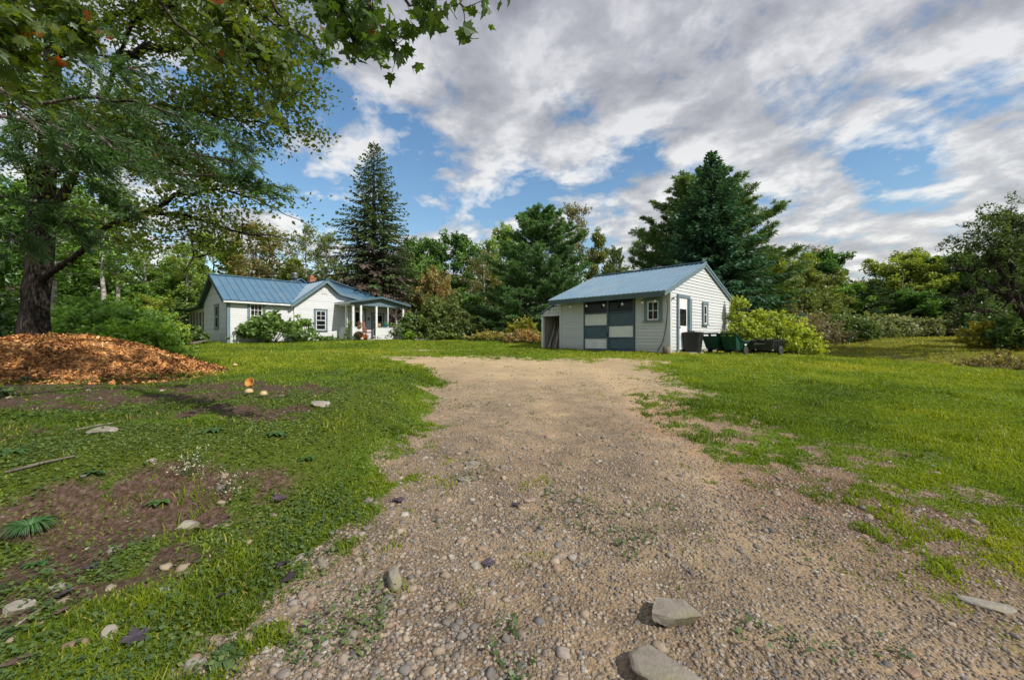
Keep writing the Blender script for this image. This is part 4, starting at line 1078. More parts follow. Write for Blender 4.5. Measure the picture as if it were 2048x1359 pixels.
    # chimneys
    c = MB(); c.box(6.0, 3.3, 3.2, 6.42, 3.72, 4.68); c.box(5.96, 3.26, 4.681, 6.46, 3.76, 4.76, tint=.3); ch = c.build('chimney', M['brick'], h)
    c = MB(); c.lathe([(.15, 0), (.13, .16), (.10, .16), (.10, .05)], 14, (6.21, 3.51, 4.762)); c.build('chimney_pot', M['terracotta'], ch)
    c = MB(); c.lathe([(.11, 0), (.11, .75)], 12, (5.3, 4.2, 3.95)); fl = c.build('flue_pipe', M['blackmetal'], h)
    c = MB(); c.lathe([(.17, 0), (.18, .02), (.18, .28), (.20, .30), (.20, .36), (.05, .42)], 14, (5.3, 4.2, 4.70)); c.build('flue_cap', M['silver'], fl)
    # windows
    window(h, front, 1.13, 1.78, .95, 2.30, .13, 3, 2, lower=(1, 2), label='window half hidden behind the rhododendron')
    window(h, wing, 4.93, 5.57, .85, 2.12, .12, 2, 2, lower=(1, 2), label='six-pane window of the front gable')
    window(h, left, 1.75, 2.35, .92, 2.25, .10, 1, 1, lower=(1, 1), label='narrow window of the shaded left gable wall')
    v = MB(); v.box(5.33, -.15, 3.25, 5.73, -.118, 3.60)
    for i in range(6): v.box(5.36, -.158, 3.28+.05*i, 5.70, -.132, 3.31+.05*i, tint=.2)
    v.build('gable_vent', M['white'], h)
    # closed-in rear porch on the left side
    p = MB(); y0_, y1_ = D+.05, 10.6
    p.box(.25, y0_, -.4, 3.4, y1_, .75); p.box(.25, y0_, 2.1, 3.4, y1_, 2.36)
    for i in range(7): y = y0_+(y1_-y0_-.16)*i/6; p.box(.252, y, .75, .40, y+.16, 2.1)
    ap = p.build('rear_porch', M['cream'], h)
    p = MB(); p.quad((.33, y0_+.1, .75), (.33, y1_-.1, .75), (.33, y1_-.1, 2.1), (.33, y0_+.1, 2.1)); p.quad((.3, y1_-.06, .75), (3.3, y1_-.06, .75), (3.3, y1_-.06, 2.1), (.3, y1_-.06, 2.1)); p.build('pane', M['glass'], ap)
    p = MB(); slab(p, [(-.15, y0_-.02, 2.50), (3.5, y0_-.02, 2.75), (3.5, y1_+.4, 2.55), (-.15, y1_+.4, 2.36)], .10); p.build('porch_roof', M['soffit'], ap)
    # front corner porch
    PX0, PX1, PYF = 6.5, 10.47, -1.96; ridge = 8.5
    p = MB(); p.box(PX0-.02, PYF-.03, -.3, PX1+.02, -.12, .24); pf = p.build('porch_floor', M['concrete'], h)
    p = MB()
    T = .12
    for (xa, xb) in ((PX0, 7.18), (8.2, PX1)): 
        clap(p, lambda z: xa, lambda z: xb, .22, 1.02, lambda a, o, z: (a, PYF-o, z), .12, .01); p.box(xa, PYF+.001, .165, xb, PYF+T, 1.02); p.box(xa-.02, PYF-.03, 1.021, xb+.02, PYF+T+.02, 1.06)
    for xs, sg in ((PX0, -1), (PX1, 1)):
        clap(p, lambda z: PYF, lambda z: -.13, .16, 1.02, lambda a, o, z: (xs+sg*o, a, z), .12, .01)
        p.box(min(xs, xs-sg*T), PYF+T, .165, max(xs, xs-sg*T)-(.001 if sg > 0 else 0), -.13, 1.02) if sg < 0 else p.box(xs-T, PYF+T, .165, xs-.001, -.13, 1.02)
        p.box(xs-(.03 if sg < 0 else T+.02), PYF+T+.021, 1.0215, xs+(.03 if sg > 0 else T+.02), -.13, 1.0605)
    p.build('porch_low_wall', M['siding'], h)
    for i, (x, y, w) in enumerate([(PX0+.07, PYF+.07, .13), (7.12, PYF+.07, .13), (8.26, PYF+.07, .13), (9.16, PYF+.06, .06), (PX1-.07, PYF+.07, .13), (PX0+.07, -1.0, .11), (PX1-.07, -1.0, .11)]):
        p = MB(); zb = 1.061 if i in (3, 5, 6) else .17
        p.box(x-w/2, y-w/2-.02, zb, x+w/2, y+w/2-.02, 2.52); p.build('post', M['white'], h)
    pr = MB(); pz = 3.16; ez = 2.72; ya, yb2 = PYF-.32, -.08
    for sx, xe in ((-1, PX0-.32), (1, PX1+.36)):
        q = [(xe, ya, ez), (ridge, ya, pz), (ridge, yb2, pz), (xe, yb2, ez)]; slab(pr, q if sx < 0 else q[::-1], .045)
    por = pr.build('porch_roof', M['roof'], h)
    c = MB()
    for xe in (PX0-.32, PX1+.36): beam(c, (xe, ya+.02, ez-.09), (ridge, ya+.02, pz-.09), .035, .10)
    c.build('rake_board', M['soffit'], por)
    c = MB(); c.add([(PX0-.15, PYF-.02, 2.50), (PX1+.15, PYF-.02, 2.50), (PX1+.15, PYF-.02, 2.66), (ridge, PYF-.02, 3.06), (PX0-.15, PYF-.02, 2.66)], [(0, 1, 2, 3, 4)])
    c.box(PX0-.02, PYF-.015, 2.50, PX1+.02, PYF+.13, 2.62); c.build('gable_board', M['trim'], por)
    c = MB(); c.box(PX0-.05, PYF+.135, 2.50, PX0+.1, -.12, 2.63); c.build('side_beam', M['white'], por)
    c = MB(); c.box(PX1-.1, PYF+.135, 2.50, PX1+.05, -.12, 2.63); c.build('side_beam', M['white'], por)
    c = MB(); c.box(PX0-.31, ya+.04, ez-.14, PX0-.285, yb2-.05, ez-.05); c.build('eave_board', M['white'], por)
    c = MB(); c.quad((PX0, PYF+.13, 2.63), (PX1, PYF+.13, 2.63), (PX1, -.12, 2.63), (PX0, -.12, 2.63)); c.build('ceiling', M['cream'], por)
    # screens on the right side
    # front door and glazed side door under the porch
    wf = lambda a, o, z: wing(a, o+.031, z)
    d = MB(); d.box(7.42, .002, .17, 7.54, .05, 2.30, M=wf); d.box(8.36, .002, .17, 8.48, .05, 2.30, M=wf); d.box(7.42, .002, 2.30, 8.48, .052, 2.44, M=wf); fd = d.build('front_door', M['trim'], h)
    d = MB(); d.box(7.54, .002, .18, 8.36, .03, 2.30, M=wf); d.build('door_leaf', M['white'], fd)
    d = MB(); d.quad(*[wf(*q) for q in ((7.68, .034, .95), (8.22, .034, .95), (8.22, .034, 2.15), (7.68, .034, 2.15))]); d.build('pane', M['glass'], fd)
    d = MB(); d.lathe([(.0, -.03), (.03, 0), (.0, .03)], 8, (7.62, -.17, 1.1), cap=False); d.build('handle', M['silver'], fd)
    o = window(h, wing, 9.02, 9.82, .45, 2.05, .12, 2, 3, split=False, label='tall glazed window under the porch')
    d = MB(); d.box(8.62, .018, 1.62, 8.72, .09, 1.80, M=wf); d.build('mailbox', M['black'], h)
    return h, loc, ang
HOUSE, HLOC, HANG = house()
def in_house(x, y, z): c, s_ = math.cos(HANG), math.sin(HANG); return (HLOC[0]+x*c-y*s_, HLOC[1]+x*s_+y*c, HLOC[2]+z)

def porch_items():
    # wicker rocking chair in the porch opening
    t = thing('rocking_chair', 'reddish brown wicker rocking chair in the porch opening', 'chair', in_house(7.86, -1.3, .25), HANG+math.radians(20)); t.scale = (1.12, 1.12, 1.08)
    mb = MB(); mb.box(-.26, -.25, .40, .26, .25, .46); mb.build('seat', M['wicker'], t)
    mb = MB(); slab(mb, [(-.27, .24, .46), (.27, .24, .46), (.30, .40, 1.12), (-.30, .40, 1.12)], .04, n=(0, 1, .2))
    for i in range(9): beam(mb, (-.26, .226+.018*i, .52+.07*i), (.26, .226+.018*i, .52+.07*i), .03, .02, tint=.2+.06*i)
    mb.build('backrest', M['wicker'], t)
    for s in (-1, 1):
        mb = MB(); mb.tube([(s*.27, -.42, .06), (s*.27, -.2, .015), (s*.27, .1, .0), (s*.27, .4, .05), (s*.27, .52, .11)], .018, 6); mb.build('rocker', M['wood'], t)
        for y in (-.22, .22): mb = MB(); mb.tube([(s*.26, y, .01), (s*.26, y, .42)], .02, 6); mb.build('leg', M['wood'], t)
        mb = MB(); mb.tube([(s*.29, .30, .68), (s*.30, -.1, .66), (s*.28, -.26, .62), (s*.26, -.24, .44)], .022, 6); mb.build('armrest', M['wicker'], t)
    # hanging basket between the left posts
    t = thing('hanging_basket', 'straw flower basket hanging between the two left porch posts', 'basket', in_house(6.98, -2.03, 1.0), HANG)
    mb = MB(); mb.lathe([(.06, .0), (.14, .06), (.17, .16), (.15, .16), (.1, .1)], 14); mb.build('basket_bowl', M['basket'], t)
    mb = MB()
    for a in range(3): mb.tube([(.15*math.cos(a*2.1), .15*math.sin(a*2.1), .16), (0, 0, .62), (0, .05, 1.5)], .006, 4)
    mb.build('hanger', M['cord'], t)
    r = np.random.default_rng(2); c = r.normal(size=(90, 3))*[.1, .1, .08]+[0, 0, .22]; fol = MB(); leafquads(fol, c, .05, r); q = fol.build('flowers', M['leaf'], t); q['kind'] = 'stuff'; q.color = (.14, .09, .07, 1)
    # pots
    def pot(name, label, cat, p, prof, mat, leaf=None, lc=None, nl=120, sp=.2, up=.25):
        t = thing(name, label, cat, p, HANG)
        mb = MB(); mb.lathe(prof, 16); mb.build('pot_body', M[mat], t)
        if leaf:
            r = np.random.default_rng(nl); d = r.normal(size=(nl, 3)); d /= np.linalg.norm(d, axis=1)[:, None]
            c = d*(r.random((nl, 1))**.4)*[sp, sp, sp*.75]+[0, 0, up]; f = MB(); leafquads(f, c, leaf, r); q = f.build('plant', M['leaf'], t); q.color = lc
    P = [(.09, 0), (.14, .22), (.155, .22), (.155, .25), (.12, .25), (.11, .18)]
    gp = lambda x, y: (lambda q: (q[0], q[1], gz1(q[0], q[1])-.01))(in_house(x, y, 0))
    pot('potted_mum', 'dark round chrysanthemum in a pot left of the porch opening', 'potted plant', gp(6.78, -2.30), P, 'darkwood', .05, (.10, .07, .03, 1), 700, .30, .38)
    pot('flower_pot', 'small orange pot of flowers at the foot of the porch wall', 'flower pot', gp(7.16, -2.45), P, 'terracotta', .05, (.55, .17, .04, 1), 160, .2, .28)
    pot('teal_planter', 'teal glazed planter on the porch wall left of the thin post', 'planter', in_house(8.95, -1.9, 1.062), [(.10, 0), (.22, .10), (.24, .22), (.26, .24), (.2, .22)], 'tealpot', .05, (.10, .16, .06, 1), 60, .18, .26)
    pot('straw_planter', 'round straw basket on the porch wall beside the right post of the opening', 'planter', in_house(8.46, -1.9, 1.062), [(.11, 0), (.15, .12), (.14, .24), (.1, .24)], 'basket', .04, (.16, .14, .05, 1), 40, .12, .26)
    t = thing('wind_chime', 'small white wind chime hanging in front of the dark front door', 'wind chime', in_house(7.62, -1.2, 2.0), HANG)
    mb = MB(); mb.lathe([(.0, .1), (.06, .08), (.07, .04), (.02, 0)], 10); mb.build('cap', M['white'], t)
    mb = MB()
    for a in range(5): mb.tube([(.045*math.cos(a*1.26), .045*math.sin(a*1.26), .03), (.045*math.cos(a*1.26), .045*math.sin(a*1.26), -.12)], .006, 5)
    mb.tube([(0, 0, .1), (0, 0, .62)], .003, 4); mb.build('chimes', M['silver'], t)

def leafquads(mb, c, size, r, up=.35, asp=.55, tint=None, var=.5):
    "one folded diamond per centre"
    c = np.asarray(c, float); n = len(c)
    nr = r.normal(size=(n, 3)); nr[:, 2] = np.abs(nr[:, 2])+up; nr /= np.linalg.norm(nr, axis=1)[:, None]
    t = np.cross(nr, r.normal(size=(n, 3))); t /= np.linalg.norm(t, axis=1)[:, None]+1e-9
    b = np.cross(nr, t)
    s = (np.asarray(size)*(.65+.7*r.random(n)))[:, None]
    V = np.stack([c-t*s, c+b*s*asp+nr*s*.12, c+t*s-nr*s*.15, c-b*s*asp+nr*s*.12], 1).reshape(-1, 3)
    i = np.arange(n)*4
    if tint is None: tint = r.random(n)
    mb.add(V, np.stack([i, i+1, i+2, i+3], -1), np.clip(tint, 0, 1))
porch_items()
# ------------------------------------------------------------------ vegetation generators
def bend(p0, d, L, n, r, wob=.12, lift=0.0):
    "wandering polyline from p0 along d"
    p = np.array(p0, float); d = np.array(d, float); d /= np.linalg.norm(d); out = [p.copy()]
    for i in range(n):
        d = d+r.normal(size=3)*wob+np.array([0, 0, lift]); d /= np.linalg.norm(d); p = p+d*L/n; out.append(p.copy())
    return np.array(out)
def along(pts, t):
    s = np.asarray(t)*(len(pts)-1); i = np.clip(s.astype(int), 0, len(pts)-2); f = (s-i)[:, None]
    return pts[i]*(1-f)+pts[i+1]*f

def clump_leaves(mb, centres, rad, per, size, r, base=None, up=.35, flat=.7, spread=None):
    "leaves scattered in soft clumps; each clump has its own tone, darker below and inside"
    centres = np.asarray(centres); n = len(centres)
    rad = np.broadcast_to(np.asarray(rad, float), (n,))
    k = np.repeat(np.arange(n), per); m = len(k)
    d = r.normal(size=(m, 3)); d /= np.linalg.norm(d, axis=1)[:, None]; rr = r.random(m)**.45
    off = d*(rr*rad[k])[:, None]*[1, 1, flat]
    tone = r.random(n)
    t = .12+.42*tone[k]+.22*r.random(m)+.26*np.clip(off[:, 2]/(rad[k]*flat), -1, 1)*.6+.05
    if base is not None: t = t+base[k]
    leafquads(mb, centres[k]+off, size, r, up=up, tint=t)

def deciduous(seed, H, W, z0, nlimb, per, size, trunk_r, barkm, prof='round', clump=.62, gap=.0, wob=.12, wood=True):
    r = np.random.default_rng(seed); tr = MB()
    top = H*.86; n = 9
    tp = np.array([[0, 0, -.3]]+[[r.normal()*.05*W*.3*(i/n), r.normal()*.05*W*.3*(i/n), top*i/n] for i in range(1, n+1)])
    tr.tube(tp, [trunk_r*(1.25 if i == 0 else 1)*(1-.85*i/n) for i in range(n+1)], 8)
    def env(t):
        if prof == 'round': return math.sqrt(max(.02, 1-((t-.42)/.6)**2))
        if prof == 'cone': return max(.06, 1.05*(1-t)**.75*min(1, .35+t*3))
        if prof == 'tall': return max(.1, math.sin(PI*min(1, .12+t*.86))**.7)
        return max(.1, .5+.5*t)*(1 if t < .85 else (1-t)/.15+.1)
    C = []; base = []
    for i in range(nlimb):
        t = (i+r.random()*.8)/nlimb; z = z0+(H*.93-z0)*t; az = i*2.4+r.normal()*.4
        L = W/2*env(t)*(.75+.35*r.random())
        el = (.25+.75*t) if prof != 'cone' else .15+.5*t
        b0 = along(tp, [min(.98, max(.05, (z-L*.35*el)/top))])[0]
        b = bend(b0, [math.cos(az), math.sin(az), el], L*1.05, 5, r, wob, .02)
        if wood: tr.tube(b, np.linspace(max(.02, trunk_r*.34*(1-.6*t)), .012, 6), 5)
        ns = max(3, int(L*2.2))
        for j in range(ns):
            tt = .35+.65*(j+r.random())/ns
            q = along(b, [min(tt, .999)])[0]; s = bend(q, [math.cos(az+r.normal()*.9), math.sin(az+r.normal()*.9), .35+r.normal()*.35], L*.38*(1.2-tt*.6), 3, r, .2)
            if wood and L > .8: tr.tube(s, [.02*trunk_r/.2, .012, .009, .006], 4)
            for q2 in (s[1], s[3]):
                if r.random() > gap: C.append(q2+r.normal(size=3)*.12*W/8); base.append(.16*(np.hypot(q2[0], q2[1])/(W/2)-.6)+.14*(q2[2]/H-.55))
    C.append(tp[-1]); base.append(.1); C.append(tp[-1]+[0, 0, H*.06]); base.append(.1)
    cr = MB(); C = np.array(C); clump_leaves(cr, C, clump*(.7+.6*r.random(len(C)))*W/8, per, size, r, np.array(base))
    return tr, cr

def spruce(seed, H, R, z0=.4, whorl=.36, droop=.3, dens=1.0, nq=1.0, dead=0.0, pw=.85):
    "returns trunk, live needles, dry lower twigs"
    r = np.random.default_rng(seed); tr = MB(); V = []; T = []; DV = []
    tr.tube([(0, 0, -.4), (0, 0, H*.4), (r.normal()*.03, 0, H*.75), (0, 0, H)], [H*.018, H*.013, H*.006, .01], 8)
    z = z0
    while z < H*.985:
        t = z/H; L0 = R*(1-t)**pw*(1 if t > .06 else .75+.25*t/.06)+.07
        nb = int((5+6*(1-t))*dens)
        for i in range(nb):
            az0 = 2*PI*i/nb; L = L0*(.62+.42*r.random()+.32*(vnoise(az0*1.3+seed, z*.55, seed)-.35)); az = 2*PI*i/nb+r.normal()*.25+z*7
            el0 = .55*t-.1+r.normal()*.08; dr = droop*(1-t)
            m = 6; s = np.linspace(0, 1, m+1)
            ca, sa = math.cos(az), math.sin(az)
            rad = L*s; zz = z+L*(el0*s-dr*s*s*1.0+.32*dr*s**4)
            pts = np.stack([ca*rad, sa*rad, zz], -1)
            isdead = r.random() < dead*max(0, 1-t/.55)*1.2
            tr.tube(pts[:6], np.linspace(.035*(1-t)+.008, .006, 6), 4, cap=False)
            nt = max(5, int(L*9*nq))
            for j in range(nt):
                u = .12+.88*(j+r.random())/nt
                q = along(pts, [min(u, .999)])[0]; sd = 1 if j % 2 else -1
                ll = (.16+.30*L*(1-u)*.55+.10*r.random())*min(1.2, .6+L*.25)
                an = az+sd*(.75+.3*r.normal()*.5)
                dirv = np.array([math.cos(an), math.sin(an), -.35*(1-t)-.1+.25*r.normal()]); dirv /= np.linalg.norm(dirv)
                side = np.cross(dirv, [0, 0, 1.]); side /= np.linalg.norm(side); nrm = np.cross(side, dirv)
                w = .045+.03*r.random()
                tone = .2+.35*r.random()+.30*u
                for kk in range(2):
                    a = r.normal()*.6; sv_ = side*math.cos(a)+nrm*math.sin(a)
                    p0 = q; p1 = q+dirv*ll*.5+sv_*w; p2 = q+dirv*ll+np.array([0, 0, -.05*ll]); p3 = q+dirv*ll*.5-sv_*w
                    (DV if isdead else V).append((p0, p1, p2, p3))
                    if not isdead: T.append(tone)
            # tip
            q = pts[-1]; d_ = pts[-1]-pts[-2]; d_ /= np.linalg.norm(d_)
            for kk in range(3):
                sv_ = r.normal(size=3)*.05; (DV if isdead else V).append((q-d_*.1, q+sv_, q+d_*.16, q-sv_))
                if not isdead: T.append(.85)
        z += whorl*(1-.55*t)*(.85+.3*r.random())
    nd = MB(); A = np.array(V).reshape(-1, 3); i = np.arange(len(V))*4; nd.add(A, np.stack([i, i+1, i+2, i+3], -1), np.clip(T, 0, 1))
    dd = None
    if DV:
        dd = MB(); A = np.array(DV).reshape(-1, 3); i = np.arange(len(DV))*4; dd.add(A, np.stack([i, i+1, i+2, i+3], -1), r.random(len(DV)))
    return tr, nd, dd

def needle_tufts(mb, P, D, ln, w, k, r, tint, spread=.75):
    "k thin needles at every point P, fanned about D"
    n = len(P); K = np.repeat(np.arange(n), k); m = len(K)
    d = D[K]+r.normal(size=(m, 3))*spread; d /= np.linalg.norm(d, axis=1)[:, None]
    s = np.cross(d, r.normal(size=(m, 3))); s /= np.linalg.norm(s, axis=1)[:, None]+1e-9
    L = (ln*(.7+.5*r.random(m)))[:, None]; o = P[K]
    V = np.stack([o-s*w*.5, o+d*L*.55-s*w, o+d*L+[0, 0, -.1]*L, o+d*L*.55+s*w], 1).reshape(-1, 3); i = np.arange(m)*4
    mb.add(V, np.stack([i, i+1, i+2, i+3], -1), np.clip(tint[K]+.18*(r.random(m)-.5), 0, 1))

def pine(seed, H, R, z0, whorl=.95, ln=.26, w=.022, k=12, tufts=9.0, prof=.6, up=.25, even=.0):
    r = np.random.default_rng(seed); tr = MB(); P = []; D = []; T = []
    tr.tube([(0, 0, -.4), (.05, 0, H*.35), (r.normal()*.15, r.normal()*.15, H*.7), (0, 0, H*.98)], [H*.02, H*.016, H*.009, .012], 8)
    z = z0
    while z < H*.97:
        t = z/H; L0 = R*(min(1, (1-t)*1.55))**prof*(.8+.4*r.random())
        nb = 5+int(r.random()*3)
        for i in range(nb):
            L = L0*(.55+.3*even+(.6-.35*even)*r.random()); az = 2*PI*i/nb+r.normal()*.35+z*3
            b = bend((0, 0, z), [math.cos(az), math.sin(az), up+.5*t*t+r.normal()*.12], L, 6, r, .10, .035)
            tr.tube(b, np.linspace(.05*(1-t)+.012, .008, 7), 5, cap=False)
            nt = max(6, int(L*tufts))
            for j in range(nt):
                u = .3+.7*(j+r.random())/nt; q = along(b, [min(u, .999)])[0]
                a2 = az+r.normal()*.9; tw = (.25+.55*r.random())*L*.30*(1.25-u*.6)
                e = q+np.array([math.cos(a2)*tw, math.sin(a2)*tw, tw*(.15+.25*r.random())])
                for f in (.45, .75, 1.0):
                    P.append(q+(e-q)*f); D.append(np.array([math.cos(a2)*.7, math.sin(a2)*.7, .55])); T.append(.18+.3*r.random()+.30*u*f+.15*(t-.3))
        z += whorl*(1-.45*t)*(.8+.4*r.random())
    for _ in range(10): P.append(np.array([0, 0, H*(.9+.1*r.random())])); D.append(np.array([0, 0, 1.])); T.append(.6)
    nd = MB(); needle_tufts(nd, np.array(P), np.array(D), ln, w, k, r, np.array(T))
    return tr, nd

def shrub(seed, rx, ry, H, ncl, per, size, clump, arch=0, up=.35, gap=0.0):
    "stems from the ground and leaf clumps over an uneven dome"
    r = np.random.default_rng(seed); st = MB(); C = []; base = []
    for i in range(ncl):
        a = r.random()*2*PI; rr = math.sqrt(r.random()); hh = H*(1-.75*rr**2.2)*(.35+.7*r.random()**.6)*(.8+.35*vnoise(math.cos(a)*1.7*rr+seed, math.sin(a)*1.7*rr, seed))
        p = np.array([rx*rr*math.cos(a), ry*rr*math.sin(a), max(.08*H, hh)]); C.append(p); base.append(.30*(p[2]/H-.5))
        if i % 3 == 0:
            q = np.array([p[0]*.25, p[1]*.25, -.1]); mid = (p+q)/2+np.array([0, 0, .12*H+arch*H*.2]); st.tube([q, mid, p], [.022, .016, .007], 5)
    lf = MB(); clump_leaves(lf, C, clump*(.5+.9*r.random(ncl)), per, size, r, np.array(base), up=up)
    # loose shoots that break the outline
    S = []; sb = []
    for i in range(int(ncl*.9) if ncl > 36 else 0):
        c = C[3*int(r.random()*(ncl//3))]; d = np.array([c[0]/rx, c[1]/ry, .9+.5*r.random()])+r.normal(size=3)*.35; b = bend(c, d, clump*(.8+1.1*r.random()), 4, r, .2, .02); st.tube(b, [.006, .005, .004, .003, .002], 3, cap=False)
        for q in b[1:]: S.append(q); sb.append(.10)
    if S: clump_leaves(lf, np.array(S), clump*.22, max(4, per//7), size*.9, r, np.array(sb), up=up)
    return st, lf

def link_tree(kind, label, cat, meshes, loc, rz=0, sc=(1, 1, 1), col=(.08, .13, .03), group=None, crown='crown'):
    "meshes: (name, mesh data, coloured?)"
    t = thing(kind, label, cat, loc, rz, group); t.scale = sc
    for nm, me, colored in meshes:
        o = bpy.data.objects.new(nm, me); COL.objects.link(o); o.parent = t
        if colored: o.color = (*col, 1)
    return t
def proto(parts):
    out = []
    for nm, mb, mat, colored in parts:
        if mb is None: continue
        o = mb.build(nm, mat, link=False); out.append((nm, o.data, colored)); bpy.data.objects.remove(o)
    return out
def decid_proto(*a, barkm='bark', **k):
    tr, cr = deciduous(*a, None, **k) if False else deciduous(*a, barkm, **k)
    return proto([('trunk', tr, M[barkm], False), ('crown', cr, M['leaf'], True)])

PR = {}
PR['broad'] = decid_proto(31, 12, 9, 2.2, 26, 46, .17, .20, prof='round')
PR['broad2'] = decid_proto(32, 12, 8.5, 1.6, 26, 46, .17, .20, prof='round', clump=.55)
PR['upright'] = decid_proto(33, 14, 7, 2.0, 30, 42, .17, .19, prof='tall', clump=.75)
PR['cone'] = decid_proto(34, 13, 7.5, 1.0, 34, 44, .17, .2, prof='cone', clump=.72)
PR['sparse'] = decid_proto(35, 16, 7, 6.8, 20, 20, .16, .25, barkm='bark_pale', prof='tall', clump=.8, gap=.15)
PR['sparse2'] = decid_proto(36, 16, 6.5, 5.6, 22, 17, .16, .22, barkm='bark_pale', prof='tall', clump=.8, gap=.25)
PR['low'] = decid_proto(37, 7, 7.5, .6, 24, 44, .15, .14, prof='round', clump=.6)
tr_, nd_ = pine(41, 12, 4.6, .5); PR['pine'] = proto([('trunk', tr_, M['bark'], False), ('crown', nd_, M['needle'], True)])
tr_, nd_ = pine(42, 12, 4.2, .8, whorl=1.1, tufts=7.5, prof=.75); PR['pine2'] = proto([('trunk', tr_, M['bark'], False), ('crown', nd_, M['needle'], True)])
tr_, nd_ = pine(43, 12, 4.8, .5, whorl=.66, tufts=11.0, prof=.55, up=.30, ln=.26, k=13, even=1); PR['pine3'] = proto([('trunk', tr_, M['bark'], False), ('crown', nd_, M['needle'], True)])

def tree(kind, pname, label, px, Y, top, width, col, group=None, rz=None, cat='tree', dz=0):
    "a tree that stands at depth Y under photo column px, as tall and wide as it looks there"
    me = PR[pname]; x = at(px, Y); z = gz1(x, Y)
    H = EYE+(679.5-top)/FPX*Y-z; W = width/FPX*Y
    h0 = {'broad': 12, 'broad2': 12, 'upright': 14, 'cone': 13, 'sparse': 16, 'sparse2': 16, 'low': 7, 'pine': 12, 'pine2': 12, 'pine3': 12}[pname]
    w0 = {'broad': 9, 'broad2': 8.5, 'upright': 7, 'cone': 7.5, 'sparse': 7, 'sparse2': 6.5, 'low': 7.5, 'pine': 9, 'pine2': 8.2, 'pine3': 9}[pname]
    return link_tree(kind, label, cat, me, (x, Y, z+dz), rz if rz is not None else (px*.37) % 6.28, (W/w0, W/w0, H/(h0*1.0)), col, group)

